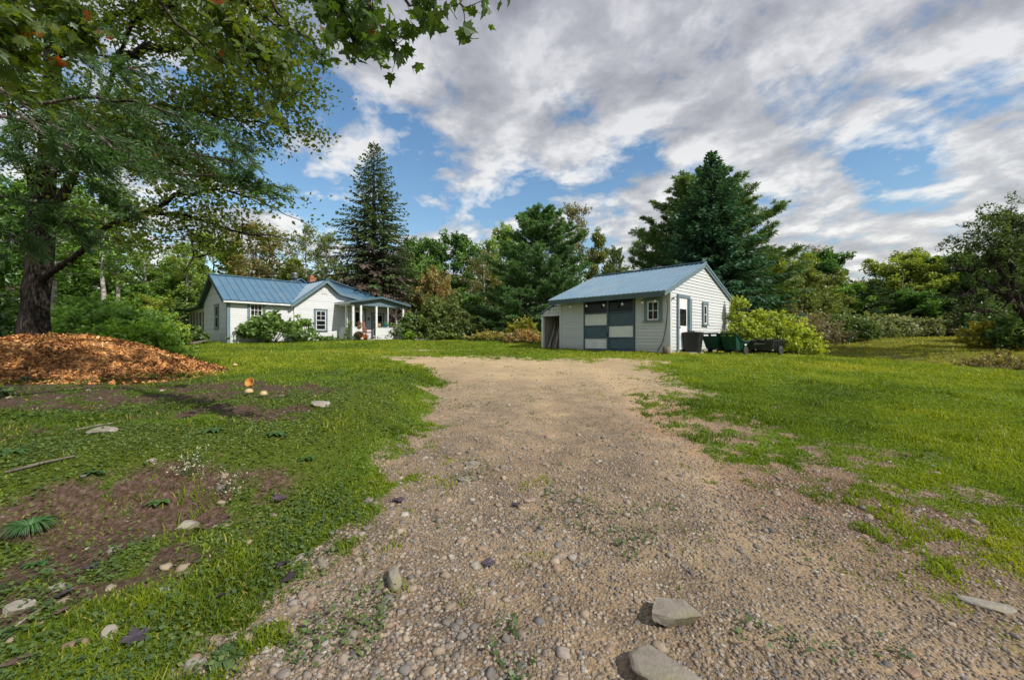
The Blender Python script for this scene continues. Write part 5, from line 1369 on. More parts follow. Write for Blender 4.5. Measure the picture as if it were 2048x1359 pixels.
DK = (.070, .145, .030); MD = (.105, .19, .036); LT = (.17, .245, .045); YG = (.19, .235, .042); OL = (.14, .165, .048); OR = (.22, .175, .07); BR = (.17, .15, .07); PN = (.085, .165, .060); PY_ = (.11, .16, .05)
W_ = 'trees of the wood behind the house'
E_ = 'trees along the far edge of the field on the right'
for a in [
    # left wood, front to back
    ('birch_tree', 'sparse', 'tall pale-trunked birch with a curved stem, rising left of the house', 206, 23, 330, 150, MD),
    ('birch_tree', 'sparse2', 'thinner pale birch just right of the curved birch in the left wood', 236, 25, 350, 130, LT),
    ('deciduous_tree', 'sparse2', 'slim pale-stemmed tree standing close behind the big maple trunk', 108, 17, 330, 190, MD),
    ('deciduous_tree', 'broad', 'dark leafy tree at the far left edge behind the maple', 15, 26, 360, 240, DK),
    ('deciduous_tree', 'broad2', 'green leafy tree between the maple trunk and the curved birch', 150, 29, 400, 210, MD),
    ('deciduous_tree', 'low', 'low bright leafy tree beneath the curved birch', 180, 27, 590, 190, LT),
    ('deciduous_tree', 'low', 'bright yellowish low tree right of the birches', 262, 28, 592, 150, YG),
    ('deciduous_tree', 'sparse2', 'thin mid green tree right of the birches with open sky beside it', 290, 33, 470, 110, MD),
    ('deciduous_tree', 'broad', 'light green bushy tree just left of the house gable', 345, 36, 525, 130, LT),
    ('deciduous_tree', 'sparse', 'pale-stemmed slender tree left of the house gable', 374, 35, 470, 80, LT),
    ('deciduous_tree', 'broad2', 'light green leafy tree rising over the left end of the house roof', 425, 44, 462, 135, LT),
    ('deciduous_tree', 'sparse', 'tall tree with rusty autumn leaves above the left half of the house', 500, 45, 425, 110, OR),
    ('deciduous_tree', 'sparse2', 'thin bare-stemmed tree with sky showing through, above the middle of the roof', 545, 48, 440, 90, BR),
    ('deciduous_tree', 'sparse2', 'tall slender olive tree above the roof between the rusty tree and the big spruce', 612, 45, 432, 85, OL),
    ('deciduous_tree', 'cone', 'dense yellow-green tree just above the house chimneys', 590, 46, 498, 95, YG),
    ('deciduous_tree', 'sparse', 'thin dark-leaved tree at the left edge of the big spruce', 658, 46, 450, 75, OL),
    ('deciduous_tree', 'broad2', 'low olive tree behind the chimney, left of the big spruce', 655, 43, 545, 100, OL),
    ('deciduous_tree', 'low', 'dim green undergrowth tree behind the left gable of the house', 390, 40, 585, 130, MD),
    # between the house and the garage
    ('deciduous_tree', 'broad', 'dark green tree touching the right side of the big spruce', 838, 46, 474, 110, DK),
    ('deciduous_tree', 'low', 'green tree directly below the dark one at the right side of the spruce', 850, 43, 520, 85, MD),
    ('maple_tree', 'broad2', 'dark green round-topped maple midway between the spruce and the pines', 907, 46, 458, 125, DK),
    ('deciduous_tree', 'low', 'orange-tinged low tree behind the round bush right of the porch', 868, 37, 540, 78, OR),
    ('deciduous_tree', 'sparse2', 'bare grey twiggy tree left of the large white pine', 968, 41, 490, 95, BR),
    ('deciduous_tree', 'broad', 'pale green tree top behind the left shoulder of the large white pine', 1000, 50, 448, 90, LT),
    ('deciduous_tree', 'low', 'low dark thicket tree at the foot of the round-topped maple', 930, 39, 580, 110, DK),
    ('white_pine', 'pine3', 'large bushy white pine behind the left end of the garage', 1082, 31, 424, 205, PN),
    ('white_pine', 'pine2', 'lower white pine with layered boughs reaching the ground left of the garage', 1040, 29, 520, 150, PN),
    ('deciduous_tree', 'sparse', 'tallest thin brownish tree rising behind the white pine', 1146, 44, 385, 90, BR),
    ('deciduous_tree', 'cone', 'olive tree behind the left half of the garage roof', 1196, 41, 440, 95, OL),
    ('white_pine', 'pine', 'darker pine low behind the garage roof, right of the olive tree', 1232, 38, 500, 85, PY_),
    # behind and right of the garage
    ('white_pine', 'pine3', 'broad white pine spreading behind the blue-green spruce', 1405, 30, 356, 300, (.095, .155, .05)),
    ('deciduous_tree', 'broad', 'yellow-green tree just right of the garage pines', 1572, 40, 500, 115, YG),
    ('deciduous_tree', 'broad2', 'dark round maple right of the garage at the field edge', 1640, 41, 494, 120, DK),
    ('deciduous_tree', 'sparse2', 'small brownish tree top peeping over the round maple', 1634, 50, 478, 55, BR),
    ('deciduous_tree', 'low', 'olive leafy tree behind the grey-purple shrub', 1600, 34, 545, 150, OL),
    ('white_pine', 'pine2', 'dark pine with layered boughs in the middle of the far field edge', 1742, 37, 560, 130, (.045, .085, .03)),
    ('deciduous_tree', 'broad', 'yellow-green tree with a spiky top in the middle of the far field edge', 1800, 42, 500, 150, YG),
    ('deciduous_tree', 'upright', 'tall yellowish tree sticking up left of the apple tree', 1842, 43, 490, 70, YG),
    ('deciduous_tree', 'broad2', 'dark green tree behind the leaning apple tree', 1912, 40, 500, 130, DK),
    ('deciduous_tree', 'broad', 'mid green tree at the far right behind the apple tree', 1985, 39, 485, 140, MD),
    ('deciduous_tree', 'broad2', 'dark tree at the right edge of the photo behind the apple tree', 2050, 34, 470, 150, DK),
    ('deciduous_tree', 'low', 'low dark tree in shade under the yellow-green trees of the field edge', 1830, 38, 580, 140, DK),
    ('deciduous_tree', 'low', 'low green tree filling the gap left of the dark layered pine', 1690, 38, 560, 110, MD)]:
    k, p, lab, px, Y, top, w, col = a
    tree(k, p, lab, px, Y, top, w, col, W_ if px < 1300 else E_)

# ------------------------------------------------------------------ single trees of note
def big_spruce():
    Y = 36; x = at(748, Y); z = gz1(x, Y); H = EYE+(679.5-281)/FPX*Y-z
    tr, nd, dd = spruce(51, H, 6.9, 1.6, .40, .46, 1.2, 1.0, 1.1, .90)
    t = thing('spruce_tree', 'very tall narrow spruce with dry brown lower boughs, behind the right end of the house', 'tree', (x, Y, z), .4)
    tr.build('trunk', M['bark'], t); c = nd.build('crown', M['needle'], t); c.color = (.085, .125, .055, 1)
    d = dd.build('dry_boughs', M['deadneedle'], t); d['label'] = 'brown leafless lower boughs'
big_spruce()
def blue_spruce():
    Y = 24.5; x = at(1424, Y); z = gz1(x, Y); H = EYE+(679.5-302)/FPX*Y-z
    tr, nd, dd = spruce(52, H, 5.3, .5, .26, .20, 1.35, 1.2, 0, .92)
    t = thing('spruce_tree', 'dense dark blue-green spruce close behind the garage gable', 'tree', (x, Y, z), 1.1)
    tr.build('trunk', M['bark'], t); c = nd.build('crown', M['needle'], t); c.color = (.046, .108, .072, 1)
blue_spruce()

LEAF7 = np.array([(0, -.05), (.30, -.02), (.24, .18), (.50, .36), (.27, .46), (.24, .62), (0, 1.0), (-.24, .62), (-.27, .46), (-.50, .36), (-.24, .18), (-.30, -.02)])
LEAF15 = np.array([(0, -.02), (.16, -.07), (.36, -.02), (.27, .10), (.36, .20), (.56, .36), (.40, .40), (.41, .55), (.26, .50), (.17, .52), (.20, .70), (.10, .72), (0, 1.0),
                   (-.10, .72), (-.20, .70), (-.17, .52), (-.26, .50), (-.41, .55), (-.40, .40), (-.56, .36), (-.36, .20), (-.27, .10), (-.36, -.02), (-.16, -.07)])
def leafshapes(mb, P, size, r, shape, tint, hang=.5, up=.6):
    "lobed leaves at points P: blade hanging outwards, upper side mostly to the sky"
    n = len(P); nr = r.normal(size=(n, 3))*.55; nr[:, 2] += up; nr /= np.linalg.norm(nr, axis=1)[:, None]
    t = r.normal(size=(n, 3)); t[:, 2] -= hang*1.3; t -= (t*nr).sum(1)[:, None]*nr; t /= np.linalg.norm(t, axis=1)[:, None]+1e-9
    b = np.cross(nr, t); s = (size*(.6+.7*r.random(n)))[:, None, None]
    m = len(shape); sh = shape
    fold = np.abs(sh[:, 0])*.35-.25*sh[:, 1]**2
    cu = (r.random(n)*2.2-.5)[:, None, None]; V = P[:, None, :]+s*(sh[None, :, 0, None]*b[:, None, :]+sh[None, :, 1, None]*t[:, None, :]+fold[None, :, None]*cu*nr[:, None, :]*.8)
    mb.add(V.reshape(-1, 3), np.arange(n*m).reshape(n, m), np.clip(tint, 0, 1))

def big_maple():
    r = np.random.default_rng(61); Y0 = 11.0; x0 = at(62, Y0); z0 = gz1(x0, Y0)
    t = thing('maple_tree', 'huge old maple with a dark furrowed trunk behind the wood chip pile', 'tree', (x0, Y0, z0))
    tr = MB(); g = np.array([x0, Y0, z0])
    def wp(px, py, Y): return np.array([at(px, Y), Y, EYE+(679.5-py)/FPX*Y])-g
    main = np.array([[0, 0, -.4], [.0, 0, .25], wp(72, 610, 11), wp(77, 560, 11), wp(82, 500, 11), wp(86, 440, 11), wp(90, 360, 11), wp(100, 260, 11), wp(104, 120, 11), wp(110, -60, 11), wp(120, -260, 11)])
    # trunk with flutes, knobs and root flare
    n = 26; rad = [.42, .33, .255, .25, .255, .24, .2, .18, .16, .13, .1]
    vs = []
    pts = np.concatenate([along(main, np.linspace(0, .999, 60)[i:i+1]) for i in range(60)]); rr = np.interp(np.linspace(0, 1, 60), np.linspace(0, 1, 11), rad)
    for i in range(60):
        for j in range(n):
            a = 2*PI*j/n; k = 1+.07*math.sin(5*a+i*.08)+.05*math.sin(9*a-i*.11)+.10*(vnoise(a*2.2+3, pts[i][2]*2.0, 5)-.5)
            zz = pts[i][2]
            k += .30*math.exp(-((zz-1.98)/.16)**2)*max(0, math.cos(a-PI))**3+.22*math.exp(-((zz-.95)/.22)**2)*max(0, math.cos(a-.2))**4
            k += .35*math.exp(-max(zz, 0)/.22)*max(0, math.cos(3*a))
            vs.append((pts[i][0]+rr[i]*k*math.cos(a), pts[i][1]+rr[i]*k*math.sin(a), zz))
    tr.add(vs, [(i*n+j, i*n+(j+1) % n, (i+1)*n+(j+1) % n, (i+1)*n+j) for i in range(59) for j in range(n)], smooth=True)
    limbs = [
        (np.array([wp(84, 480, 11), wp(118, 415, 10.8), wp(140, 350, 10.6), wp(170, 290, 10.3), wp(215, 190, 10), wp(252, 80, 9.7), wp(300, -40, 9.4)]), .14),
        (np.array([wp(84, 560, 10.9), wp(122, 525, 10.5), wp(163, 495, 10.1), wp(205, 462, 9.8), wp(240, 436, 9.5), wp(300, 420, 9.3), wp(350, 425, 9.1), wp(415, 448, 8.9), wp(480, 468, 8.7), wp(545, 470, 8.5)]), .08),
        (np.array([wp(80, 470, 11), wp(55, 400, 11), wp(50, 320, 10.8), wp(20, 220, 10.6), wp(-40, 100, 10.4)]), .11),
        (np.array([wp(170, 290, 10.3), wp(250, 300, 10), wp(330, 320, 9.6), wp(400, 345, 9.2), wp(480, 370, 8.9)]), .09),
        (np.array([wp(205, 200, 10), wp(280, 210, 9.6), wp(370, 215, 9.2), wp(460, 235, 8.8), wp(540, 250, 8.4)]), .10),
        (np.array([wp(240, 110, 9.8), wp(330, 90, 9.3), wp(420, 110, 8.8), wp(510, 150, 8.3), wp(590, 215, 8.0)]), .10),
        (np.array([wp(270, 40, 9.6), wp(380, -30, 8.8), wp(480, 0, 8.1), wp(560, 60, 7.7)]), .10),
        (np.array([wp(106, 120, 11), wp(180, 60, 10.2), wp(270, 10, 9.4), wp(360, 20, 8.6)]), .10),
        (np.array([wp(100, 260, 11), wp(150, 230, 10), wp(230, 260, 9), wp(300, 250, 8.4)]), .08),
        (np.array([wp(100, 220, 11), wp(20, 170, 10), wp(-60, 150, 9)]), .10),
        (np.array([wp(105, 60, 11), wp(40, 20, 9.8), wp(-40, 60, 8.8)]), .10),
        (np.array([wp(110, -60, 11), wp(250, -160, 11), wp(400, -180, 10)]), .11),
        (np.array([wp(96, 330, 11), wp(160, 340, 11.6), wp(240, 330, 12.2), wp(330, 350, 12.4)]), .08),
        (np.array([wp(350, 425, 9.1), wp(390, 470, 8.8), wp(385, 520, 8.6)]), .03),
        (np.array([wp(300, 420, 9.3), wp(370, 385, 9.0), wp(450, 380, 8.7), wp(520, 400, 8.4)]), .05)]
    C = []; S = []
    for li, (L, r0) in enumerate(limbs):
        m = 14; P = along(L, np.linspace(0, .999, m)); P[1:-1] += r.normal(size=(m-2, 3))*.04
        tr.tube(P, np.linspace(r0, .014, m), 8)
        ln = np.linalg.norm(np.diff(P, axis=0), axis=1).sum()
        for j in range(int(ln*7)):
            u = .28+.72*r.random(); q = along(P, [min(u, .999)])[0]
            d = r.normal(size=3); d[2] = abs(d[2])*.4-.15; d[0] += .35
            b = bend(q, d, .5+.8*r.random(), 4, r, .22, -.03); tr.tube(b, [.012, .010, .008, .006, .003], 4, cap=False)
            for s_ in (2, 3, 4): C.append(b[s_]); S.append(li)
    C = np.array(C)
    tr.build('trunk', M['bark_dark'], t)
    per = np.where(np.isin(S, (1, 13, 14)), 14, 32); k = np.repeat(np.arange(len(C)), per)
    P = C[k]+r.normal(size=(len(k), 3))*[.19, .19, .11]
    wpx = 1024+(P[:, 0]+g[0])/(P[:, 1]+g[1])*FPX
    tone = fbm(C[:, 0]*.9+20, C[:, 2]*.9+C[:, 1], 161)[k]
    rust = np.isin(np.array(S)[k], (1, 3, 12, 13, 14))
    tint = .28+.55*(tone-.3)+.24*(r.random(len(k))-.5)+np.where(rust, .17*r.random(len(k))+.06, 0)
    tint = np.where(r.random(len(k)) < .004, .99, np.minimum(tint, .93))
    cr = MB(); leafshapes(cr, P, .078, r, LEAF7, tint, .25, .75); cr.build('crown', M['maple'], t)
big_maple()

def near_pine():
    "white pine whose trunk stands left of the frame and whose long boughs reach into it"
    r = np.random.default_rng(71); Y0 = 6.6; x0 = -10.6; g = np.array([x0, Y0, gz1(x0, Y0)])
    t = thing('white_pine', 'soft-needled white pine reaching in from the left edge in front of the maple trunk', 'tree', tuple(g))
    tr = MB(); tr.tube([(0, 0, -.3), (.05, .02, 4), (.0, .1, 8), (.1, 0, 12), (.1, 0, 15)], [.34, .28, .2, .11, .03], 12)
    def wp(px, py, Y): return np.array([at(px, Y), Y, EYE+(679.5-py)/FPX*Y])-g
    boughs = [[(0, 0, 6.0), wp(60, 210, 6.6), wp(190, 190, 6.5), wp(300, 215, 6.4), wp(420, 250, 6.2), wp(470, 290, 6.0)],
              [(0, 0, 5.2), wp(40, 250, 6.4), wp(150, 235, 6.2), wp(230, 300, 6.0), wp(330, 340, 5.9), wp(450, 355, 5.8), wp(545, 382, 5.8)],
              [(0, 0, 4.2), wp(20, 300, 6.2), wp(100, 330, 6.1), wp(180, 370, 6.0), wp(240, 410, 6.0)],
              [(0, 0, 3.6), wp(0, 390, 6.2), wp(60, 405, 6.0), wp(110, 430, 6.0), wp(150, 455, 6.0)],
              [(0, 0, 6.6), wp(20, 120, 6.9), wp(110, 90, 6.9), wp(200, 110, 6.8), wp(280, 150, 6.7)],
              [(0, 0, 3.2), wp(-30, 430, 5.6), wp(0, 450, 5.5), wp(25, 480, 5.4)],
              [(0, 0, 5.0), wp(0, 200, 5.6), wp(70, 260, 5.5), wp(140, 300, 5.4), wp(190, 330, 5.4)],
              [(0, 0, 8.0), wp(0, 20, 7.4), wp(90, 10, 7.4), wp(190, 40, 7.3)],
              [(0, 0, 6.2), wp(120, 260, 7.2), wp(260, 270, 7.2), wp(380, 300, 7.0), wp(500, 330, 6.9)],
              [(0, 0, 6), (-2, -1.5, 6.5), (-4, -2, 6.3)], [(0, 0, 8), (-2, 1.5, 8.5), (-4, 2, 8.6)], [(0, 0, 10), (2, -.5, 10.6), (3.6, -.6, 10.8)], [(0, 0, 11.5), (-1.5, .6, 12), (-2.6, .9, 12)],
              [(0, 0, 4.6), (-1.5, -1.8, 4.8), (-2.2, -3.6, 4.6)]]
    P = []; D = []; T = []
    for B in boughs:
        B = np.array([np.asarray(p, float) for p in B]); m = 16; Q = along(B, np.linspace(0, .999, m)); Q[1:-1] += r.normal(size=(m-2, 3))*.03
        tr.tube(Q, np.linspace(.034, .006, m), 6)
        ln = np.linalg.norm(np.diff(Q, axis=0), axis=1).sum()
        for j in range(int(ln*6.5)):
            u = .30+.70*r.random(); q = along(Q, [min(u, .999)])[0]; ax = Q[min(m-1, int(u*(m-1))+1)]-Q[int(u*(m-1))]; ax /= np.linalg.norm(ax)+1e-9
            sd = np.cross(ax, [0, 0, 1.]); sd /= np.linalg.norm(sd)+1e-9; sd *= r.choice([-1, 1])
            d = ax*.8+sd*(.5+.5*r.random())+np.array([0, 0, r.normal()*.22]); d /= np.linalg.norm(d)
            tone_ = r.random(); L = (.35+.55*r.random())*(1.25-.7*u); b = bend(q, d, L, 4, r, .1, -.02); tr.tube(b, [.008, .006, .005, .004, .003], 4, cap=False)
            for f in np.linspace(.25, 1, 8): P.append(along(b, [min(f, .999)])[0]); D.append(d+np.array([0, 0, .05])); T.append(.05+.25*tone_+.30*r.random()+.3*f)
    tr.build('trunk', M['bark'], t)
    nd = MB(); needle_tufts(nd, np.array(P), np.array(D), .12, .0058, 11, r, np.array(T), .5)
    c = nd.build('needles', M['needle'], t); c.color = (.052, .108, .032, 1)
near_pine()

def overhead_maple():
    "maple standing left behind the photographer, its outer twigs hang into the top of the picture"
    r = np.random.default_rng(81); x0, y0 = -6.0, -2.6; g = np.array([x0, y0, gz1(x0, y0)])
    t = thing('maple_tree', 'maple with large lobed leaves hanging into the top of the picture close by', 'tree', tuple(g))
    tr = MB(); tr.tube([(0, 0, -.3), (.1, 0, 2.5), (.2, .2, 5), (.1, .3, 8), (0, 0, 11)], [.34, .27, .22, .14, .03], 12)
    def wp(px, py, Y): return np.array([at(px, Y), Y, EYE+(679.5-py)/FPX*Y])-g
    fork = np.array([.2, .2, 4.2])
    br = [[fork, (2.2, 2.4, 4.9), wp(430, -170, 3.4), wp(560, -90, 3.3), wp(650, -25, 3.2), wp(705, 35, 3.1), wp(738, 88, 3.05)],
          [wp(560, -90, 3.3), wp(690, -70, 3.0), wp(742, 5, 2.9), wp(770, 60, 2.85), wp(790, 92, 2.8)],
          [wp(690, -70, 3.0), wp(790, -40, 2.8), wp(825, 10, 2.75), wp(845, 45, 2.7)],
          [wp(790, -40, 2.8), wp(880, -60, 2.6), wp(915, -15, 2.6), wp(928, 22, 2.6)],
          [fork, (1.5, 3.2, 4.7), wp(250, -110, 4.0), wp(400, 0, 4.2), wp(480, 60, 4.4), wp(570, 130, 4.6)],
          [wp(400, 0, 4.2), wp(500, 110, 4.5), wp(560, 200, 4.8)],
          [wp(250, -110, 4.0), wp(330, 20, 4.3), wp(440, 120, 4.8), wp(520, 190, 5.2), wp(575, 255, 5.4)],
          [wp(480, -80, 3.4), wp(560, 30, 3.7), wp(620, 80, 3.9), wp(655, 120, 4.0)],
          [fork, (-.5, 3.0, 4.6), wp(60, -80, 4.2), wp(120, 10, 4.2), wp(150, 70, 4.2)],
          [fork, (-1.2, 3.2, 4.0), wp(-60, 0, 3.6), wp(0, 60, 3.4), wp(25, 85, 3.3)],
          [wp(-60, 0, 3.6), wp(20, 130, 3.9), wp(60, 200, 4.0)],
          [fork, (-2.4, -1, 5), (-4, -1.5, 5.6)], [(.2, .2, 6), (1.2, -2, 7), (2, -3.5, 7.4)], [(.1, .3, 7.5), (-1, 2, 9), (-2, 3, 9.5)], [(.1, .3, 8), (1.8, .4, 9), (3, .2, 9.6)]]
    C = []; dens = []
    for bi, B in enumerate(br):
        B = np.array([np.asarray(p, float) for p in B]); m = 14; Q = along(B, np.linspace(0, .999, m)); Q[1:-1] += r.normal(size=(m-2, 3))*.012
        big = bi in (0, 4, 8, 9, 11, 12, 13, 14); tr.tube(Q, np.linspace(.06 if big else .018, .004, m), 6)
        ln = np.linalg.norm(np.diff(Q, axis=0), axis=1).sum()
        lo = .62 if bi in (0, 4, 8, 9) else .35
        near = bi in (0, 1, 2, 3, 7)
        for j in range(int(ln*(10 if near else 9))):
            u = lo+(1-lo)*r.random(); q = along(Q, [min(u, .999)])[0]
            d = r.normal(size=3)*.7; d[2] -= .25; d[0] += .35; b = bend(q, d, (.16 if near else .26)*(.6+.8*r.random()), 3, r, .2, -.08)
            tr.tube(b, [.0035, .003, .002, .0015], 4, cap=False)
            for s_ in ((1, 2, 3, 3) if near else (1, 2, 3)): C.append(b[s_]); dens.append(near)
        for _ in range(4): C.append(Q[-1]); dens.append(near)
    tr.build('trunk', M['bark'], t)
    C = np.array(C); dens = np.array(dens); r2 = r
    k = np.repeat(np.arange(len(C)), np.where(dens, 1, 2)); P = C[k]+r.normal(size=(len(k), 3))*.035
    tone = np.where(dens[k], .15+.4*r.random(len(k)), .45+.42*r.random(len(k))); tone = np.where(r.random(len(k)) < .012, 1.0, tone)
    cr = MB(); leafshapes(cr, P, .088, r, LEAF15, tone, .9, .55); cr.build('leaves', M['topleaf'], t)
overhead_maple()

def apple_tree():
    r = np.random.default_rng(91); Y0 = 19.5; x0 = at(2090, Y0); g = np.array([x0, Y0, gz1(x0, Y0)])
    t = thing('apple_tree', 'old apple tree with dark leaning trunk and bare twigs at the right edge', 'tree', tuple(g))
    tr = MB()
    def wp(px, py, Y): px = 2048+(px-2048)*.88+12; py = 655+(py-655)*.96; return np.array([at(px, Y), Y, EYE+(679.5-py)/FPX*Y])-g
    limbs = [([(0, 0, -.3), wp(2062, 655, 19.5), wp(2040, 628, 19.4), wp(2018, 606, 19.3), wp(1990, 585, 19.2), wp(1960, 577, 19), wp(1920, 578, 18.8), wp(1890, 590, 18.6)], .26),
             ([wp(2040, 628, 19.4), wp(2060, 560, 19.4), wp(2050, 500, 19.4), wp(2045, 440, 19.3)], .16),
             ([wp(1990, 585, 19.2), wp(1985, 540, 19), wp(1960, 500, 18.8), wp(1920, 480, 18.6)], .11),
             ([wp(2018, 606, 19.3), wp(2008, 550, 19), wp(2000, 490, 18.8), wp(1990, 450, 18.6)], .11),
             ([wp(1960, 577, 19), wp(1930, 550, 18.8), wp(1900, 530, 18.6), wp(1885, 535, 18.4)], .07),
             ([wp(2010, 600, 19.2), wp(1980, 620, 18.9), wp(1940, 618, 18.6), wp(1915, 625, 18.4)], .07),
             ([wp(2050, 500, 19.4), wp(2010, 455, 19.2), wp(1985, 440, 19)], .07), ([wp(2055, 530, 19.4), wp(2090, 470, 19.6), wp(2110, 420, 19.7)], .09),
             ([wp(2062, 640, 19.5), wp(2120, 560, 20), wp(2160, 500, 20.3)], .14)]
    C = []; Cn = []
    for li, (L, r0) in enumerate(limbs):
        L = np.array([np.asarray(p, float) for p in L]); m = 12; Q = along(L, np.linspace(0, .999, m)); Q[1:-1] += r.normal(size=(m-2, 3))*.05; tr.tube(Q, np.linspace(r0, .02, m), 8)
        ln = np.linalg.norm(np.diff(Q, axis=0), axis=1).sum()
        for j in range(int(ln*9)):
            u = .35+.65*r.random(); q = along(Q, [min(u, .999)])[0]; d = r.normal(size=3); d[2] = abs(d[2])*(.9 if li not in (0, 5) else .3); b = bend(q, d, .5+.9*r.random(), 5, r, .3, .02)
            tr.tube(b, np.linspace(.022, .005, 6), 4, cap=False)
            for s_ in (2, 3, 4, 5):
                b2 = bend(b[s_], d+r.normal(size=3)*.8, .25+.3*r.random(), 3, r, .3); tr.tube(b2, [.008, .006, .004, .003], 3, cap=False)
                if (li not in (0, 4, 5) or r.random() < .12) and r.random() < .8: C.append(b2[2]); C.append(b2[3])
    tr.build('trunk', M['bark_dark'], t)
    cr = MB(); clump_leaves(cr, np.array(C), .22, 13, .062, r, None); c = cr.build('crown', M['leaf'], t); c.color = (.075, .11, .04, 1)
apple_tree()

# ------------------------------------------------------------------ shrubs
def bush(kind, label, cat, px, Y, rx, ry, H, ncl, per, size, clump, col, seed, mat='leaf', stem='stem', group=None, dz=0, **k):
    x = at(px, Y); st, lf = shrub(seed, rx, ry, H, ncl, per, size, clump, **k)
    t = thing(kind, label, cat, (x, Y, gz1(x, Y)+dz), 0, group)
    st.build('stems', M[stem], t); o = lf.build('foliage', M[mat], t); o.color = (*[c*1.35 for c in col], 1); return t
bush('rhododendron', 'large glossy rhododendron against the front wall of the house under the left window', 'shrub', 536, 24.5, 1.85, .75, 1.55, 84, 44, .11, .34, (.085, .135, .042), 201)
bush('rhododendron', 'lighter looser shrub at the right side of the rhododendron before the white wing wall', 'shrub', 607, 25.9, .75, .55, 1.75, 26, 26, .115, .32, (.11, .17, .05), 202)
bush('leafy_shrub', 'broad green leafy shrub behind the wood chip pile', 'shrub', 205, 13.4, 2.3, 1.1, 1.75, 120, 56, .085, .38, (.125, .21, .06), 203)
bush('leafy_shrub', 'brighter shrub spilling over the right shoulder of the wood chip pile', 'shrub', 285, 12.6, 1.15, .8, 1.0, 60, 50, .075, .3, (.15, .24, .05), 204)
bush('leafy_shrub', 'yellow-green shrub before the rear porch of the house', 'shrub', 338, 22.0, .85, .7, 1.05, 40, 50, .10, .30, (.15, .20, .035), 205)
bush('leafy_shrub', 'dark shrub at the foot of the shaded left gable wall', 'shrub', 385, 23.6, .8, .5, .95, 34, 40, .10, .32, (.06, .09, .03), 206)
bush('leafy_shrub', 'dim undergrowth bush at the far left behind the maple trunk', 'shrub', 15, 15, 2.2, 1.2, 2.0, 80, 44, .10, .45, (.045, .085, .025), 207)
bush('leafy_shrub', 'tall undergrowth bush between the maple trunk and the broad green shrub', 'shrub', 130, 17, 2.2, 1.3, 1.7, 80, 44, .11, .5, (.09, .16, .04), 208)
bush('leafy_shrub', 'yellowish undergrowth bush below the birches', 'shrub', 230, 21, 2.6, 1.3, 1.5, 80, 48, .12, .5, (.12, .16, .03), 209)
bush('round_bush', 'big rounded olive bush right of the porch', 'shrub', 893, 30, 2.25, 1.6, 2.75, 130, 50, .11, .5, (.090, .115, .042), 210)
bush('leafy_shrub', 'leafy bush close to the right corner of the porch', 'shrub', 830, 30, .9, .9, 2.1, 40, 44, .11, .4, (.075, .115, .04), 211)
bush('leafy_shrub', 'rusty brown bush above the rounded olive bush', 'shrub', 880, 33.5, 1.6, 1.2, 3.6, 46, 40, .12, .5, (.15, .10, .05), 212)
bush('leafy_shrub', 'dark thicket bush right of the rounded olive bush', 'shrub', 965, 34, 1.8, 1.2, 2.6, 60, 44, .13, .5, (.05, .085, .028), 213)
bush('fern_clump', 'yellow-green arching fern clump behind the white tub', 'fern', 1046, 25.5, 1.15, .7, 1.25, 60, 40, .085, .24, (.17, .17, .035), 214, arch=1)
bush('dry_weeds', 'dry reddish grass and weeds in front of the fern clump', 'weeds', 1048, 24.3, 1.1, .5, .65, 60, 40, .06, .2, (.22, .15, .07), 215, up=0)
bush('dry_weeds', 'pale dry weeds left of the white tub', 'weeds', 985, 27, 1.5, .6, .55, 50, 36, .07, .22, (.20, .17, .06), 216, up=0)
bush('low_plants', 'bright daylily leaves right of the porch corner', 'plant', 822, 29, .45, .4, .6, 20, 30, .09, .2, (.14, .22, .04), 217)
bush('low_plants', 'mixed low garden plants in front of the rounded bush', 'plant', 878, 28.3, 1.7, .4, .5, 50, 36, .07, .2, (.10, .135, .04), 218)
bush('low_plants', 'climbing plant on the front wall of the porch', 'plant', 790, 28.25, .55, .2, 1.25, 26, 22, .065, .2, (.10, .14, .06), 219)
bush('low_plants', 'thin green vine at the left corner of the porch', 'plant', 697, 27.75, .22, .16, 1.3, 14, 22, .06, .16, (.10, .14, .05), 220)
bush('low_plants', 'low plants along the foot of the wing wall', 'plant', 650, 26.9, 1.3, .2, .28, 40, 24, .06, .14, (.09, .14, .04), 221)
# right of the garage
bush('golden_shrub', 'sprawling yellow-green shrub behind the black trailer at the garage corner', 'shrub', 1538, 18.6, 1.9, 1.2, 1.85, 150, 56, .062, .30, (.20, .235, .032), 222)
bush('golden_shrub', 'taller upright left part of the yellow-green shrubbery against the gable wall', 'shrub', 1478, 18.9, .75, .6, 2.05, 54, 46, .062, .26, (.19, .225, .036), 223)
bush('golden_shrub', 'low right arm of the yellow-green shrubbery spreading over the lawn', 'shrub', 1600, 18.0, .95, .8, .95, 60, 50, .058, .24, (.215, .24, .03), 224)
bush('leafy_shrub', 'grey-purple half-bare shrub right of the yellow-green shrubbery', 'shrub', 1612, 25, 1.9, 1.2, 2.3, 80, 26, .08, .40, (.15, .125, .11), 225, stem='palestem')
bush('leafy_shrub', 'olive bush behind the grey-purple shrub', 'shrub', 1640, 29, 2.6, 1.5, 3.2, 90, 46, .12, .55, (.095, .12, .04), 226)
bush('leafy_shrub', 'dark green bush at the near end of the field hedge', 'shrub', 1690, 27.5, 1.9, 1.1, 1.75, 80, 50, .09, .42, (.07, .105, .042), 227)
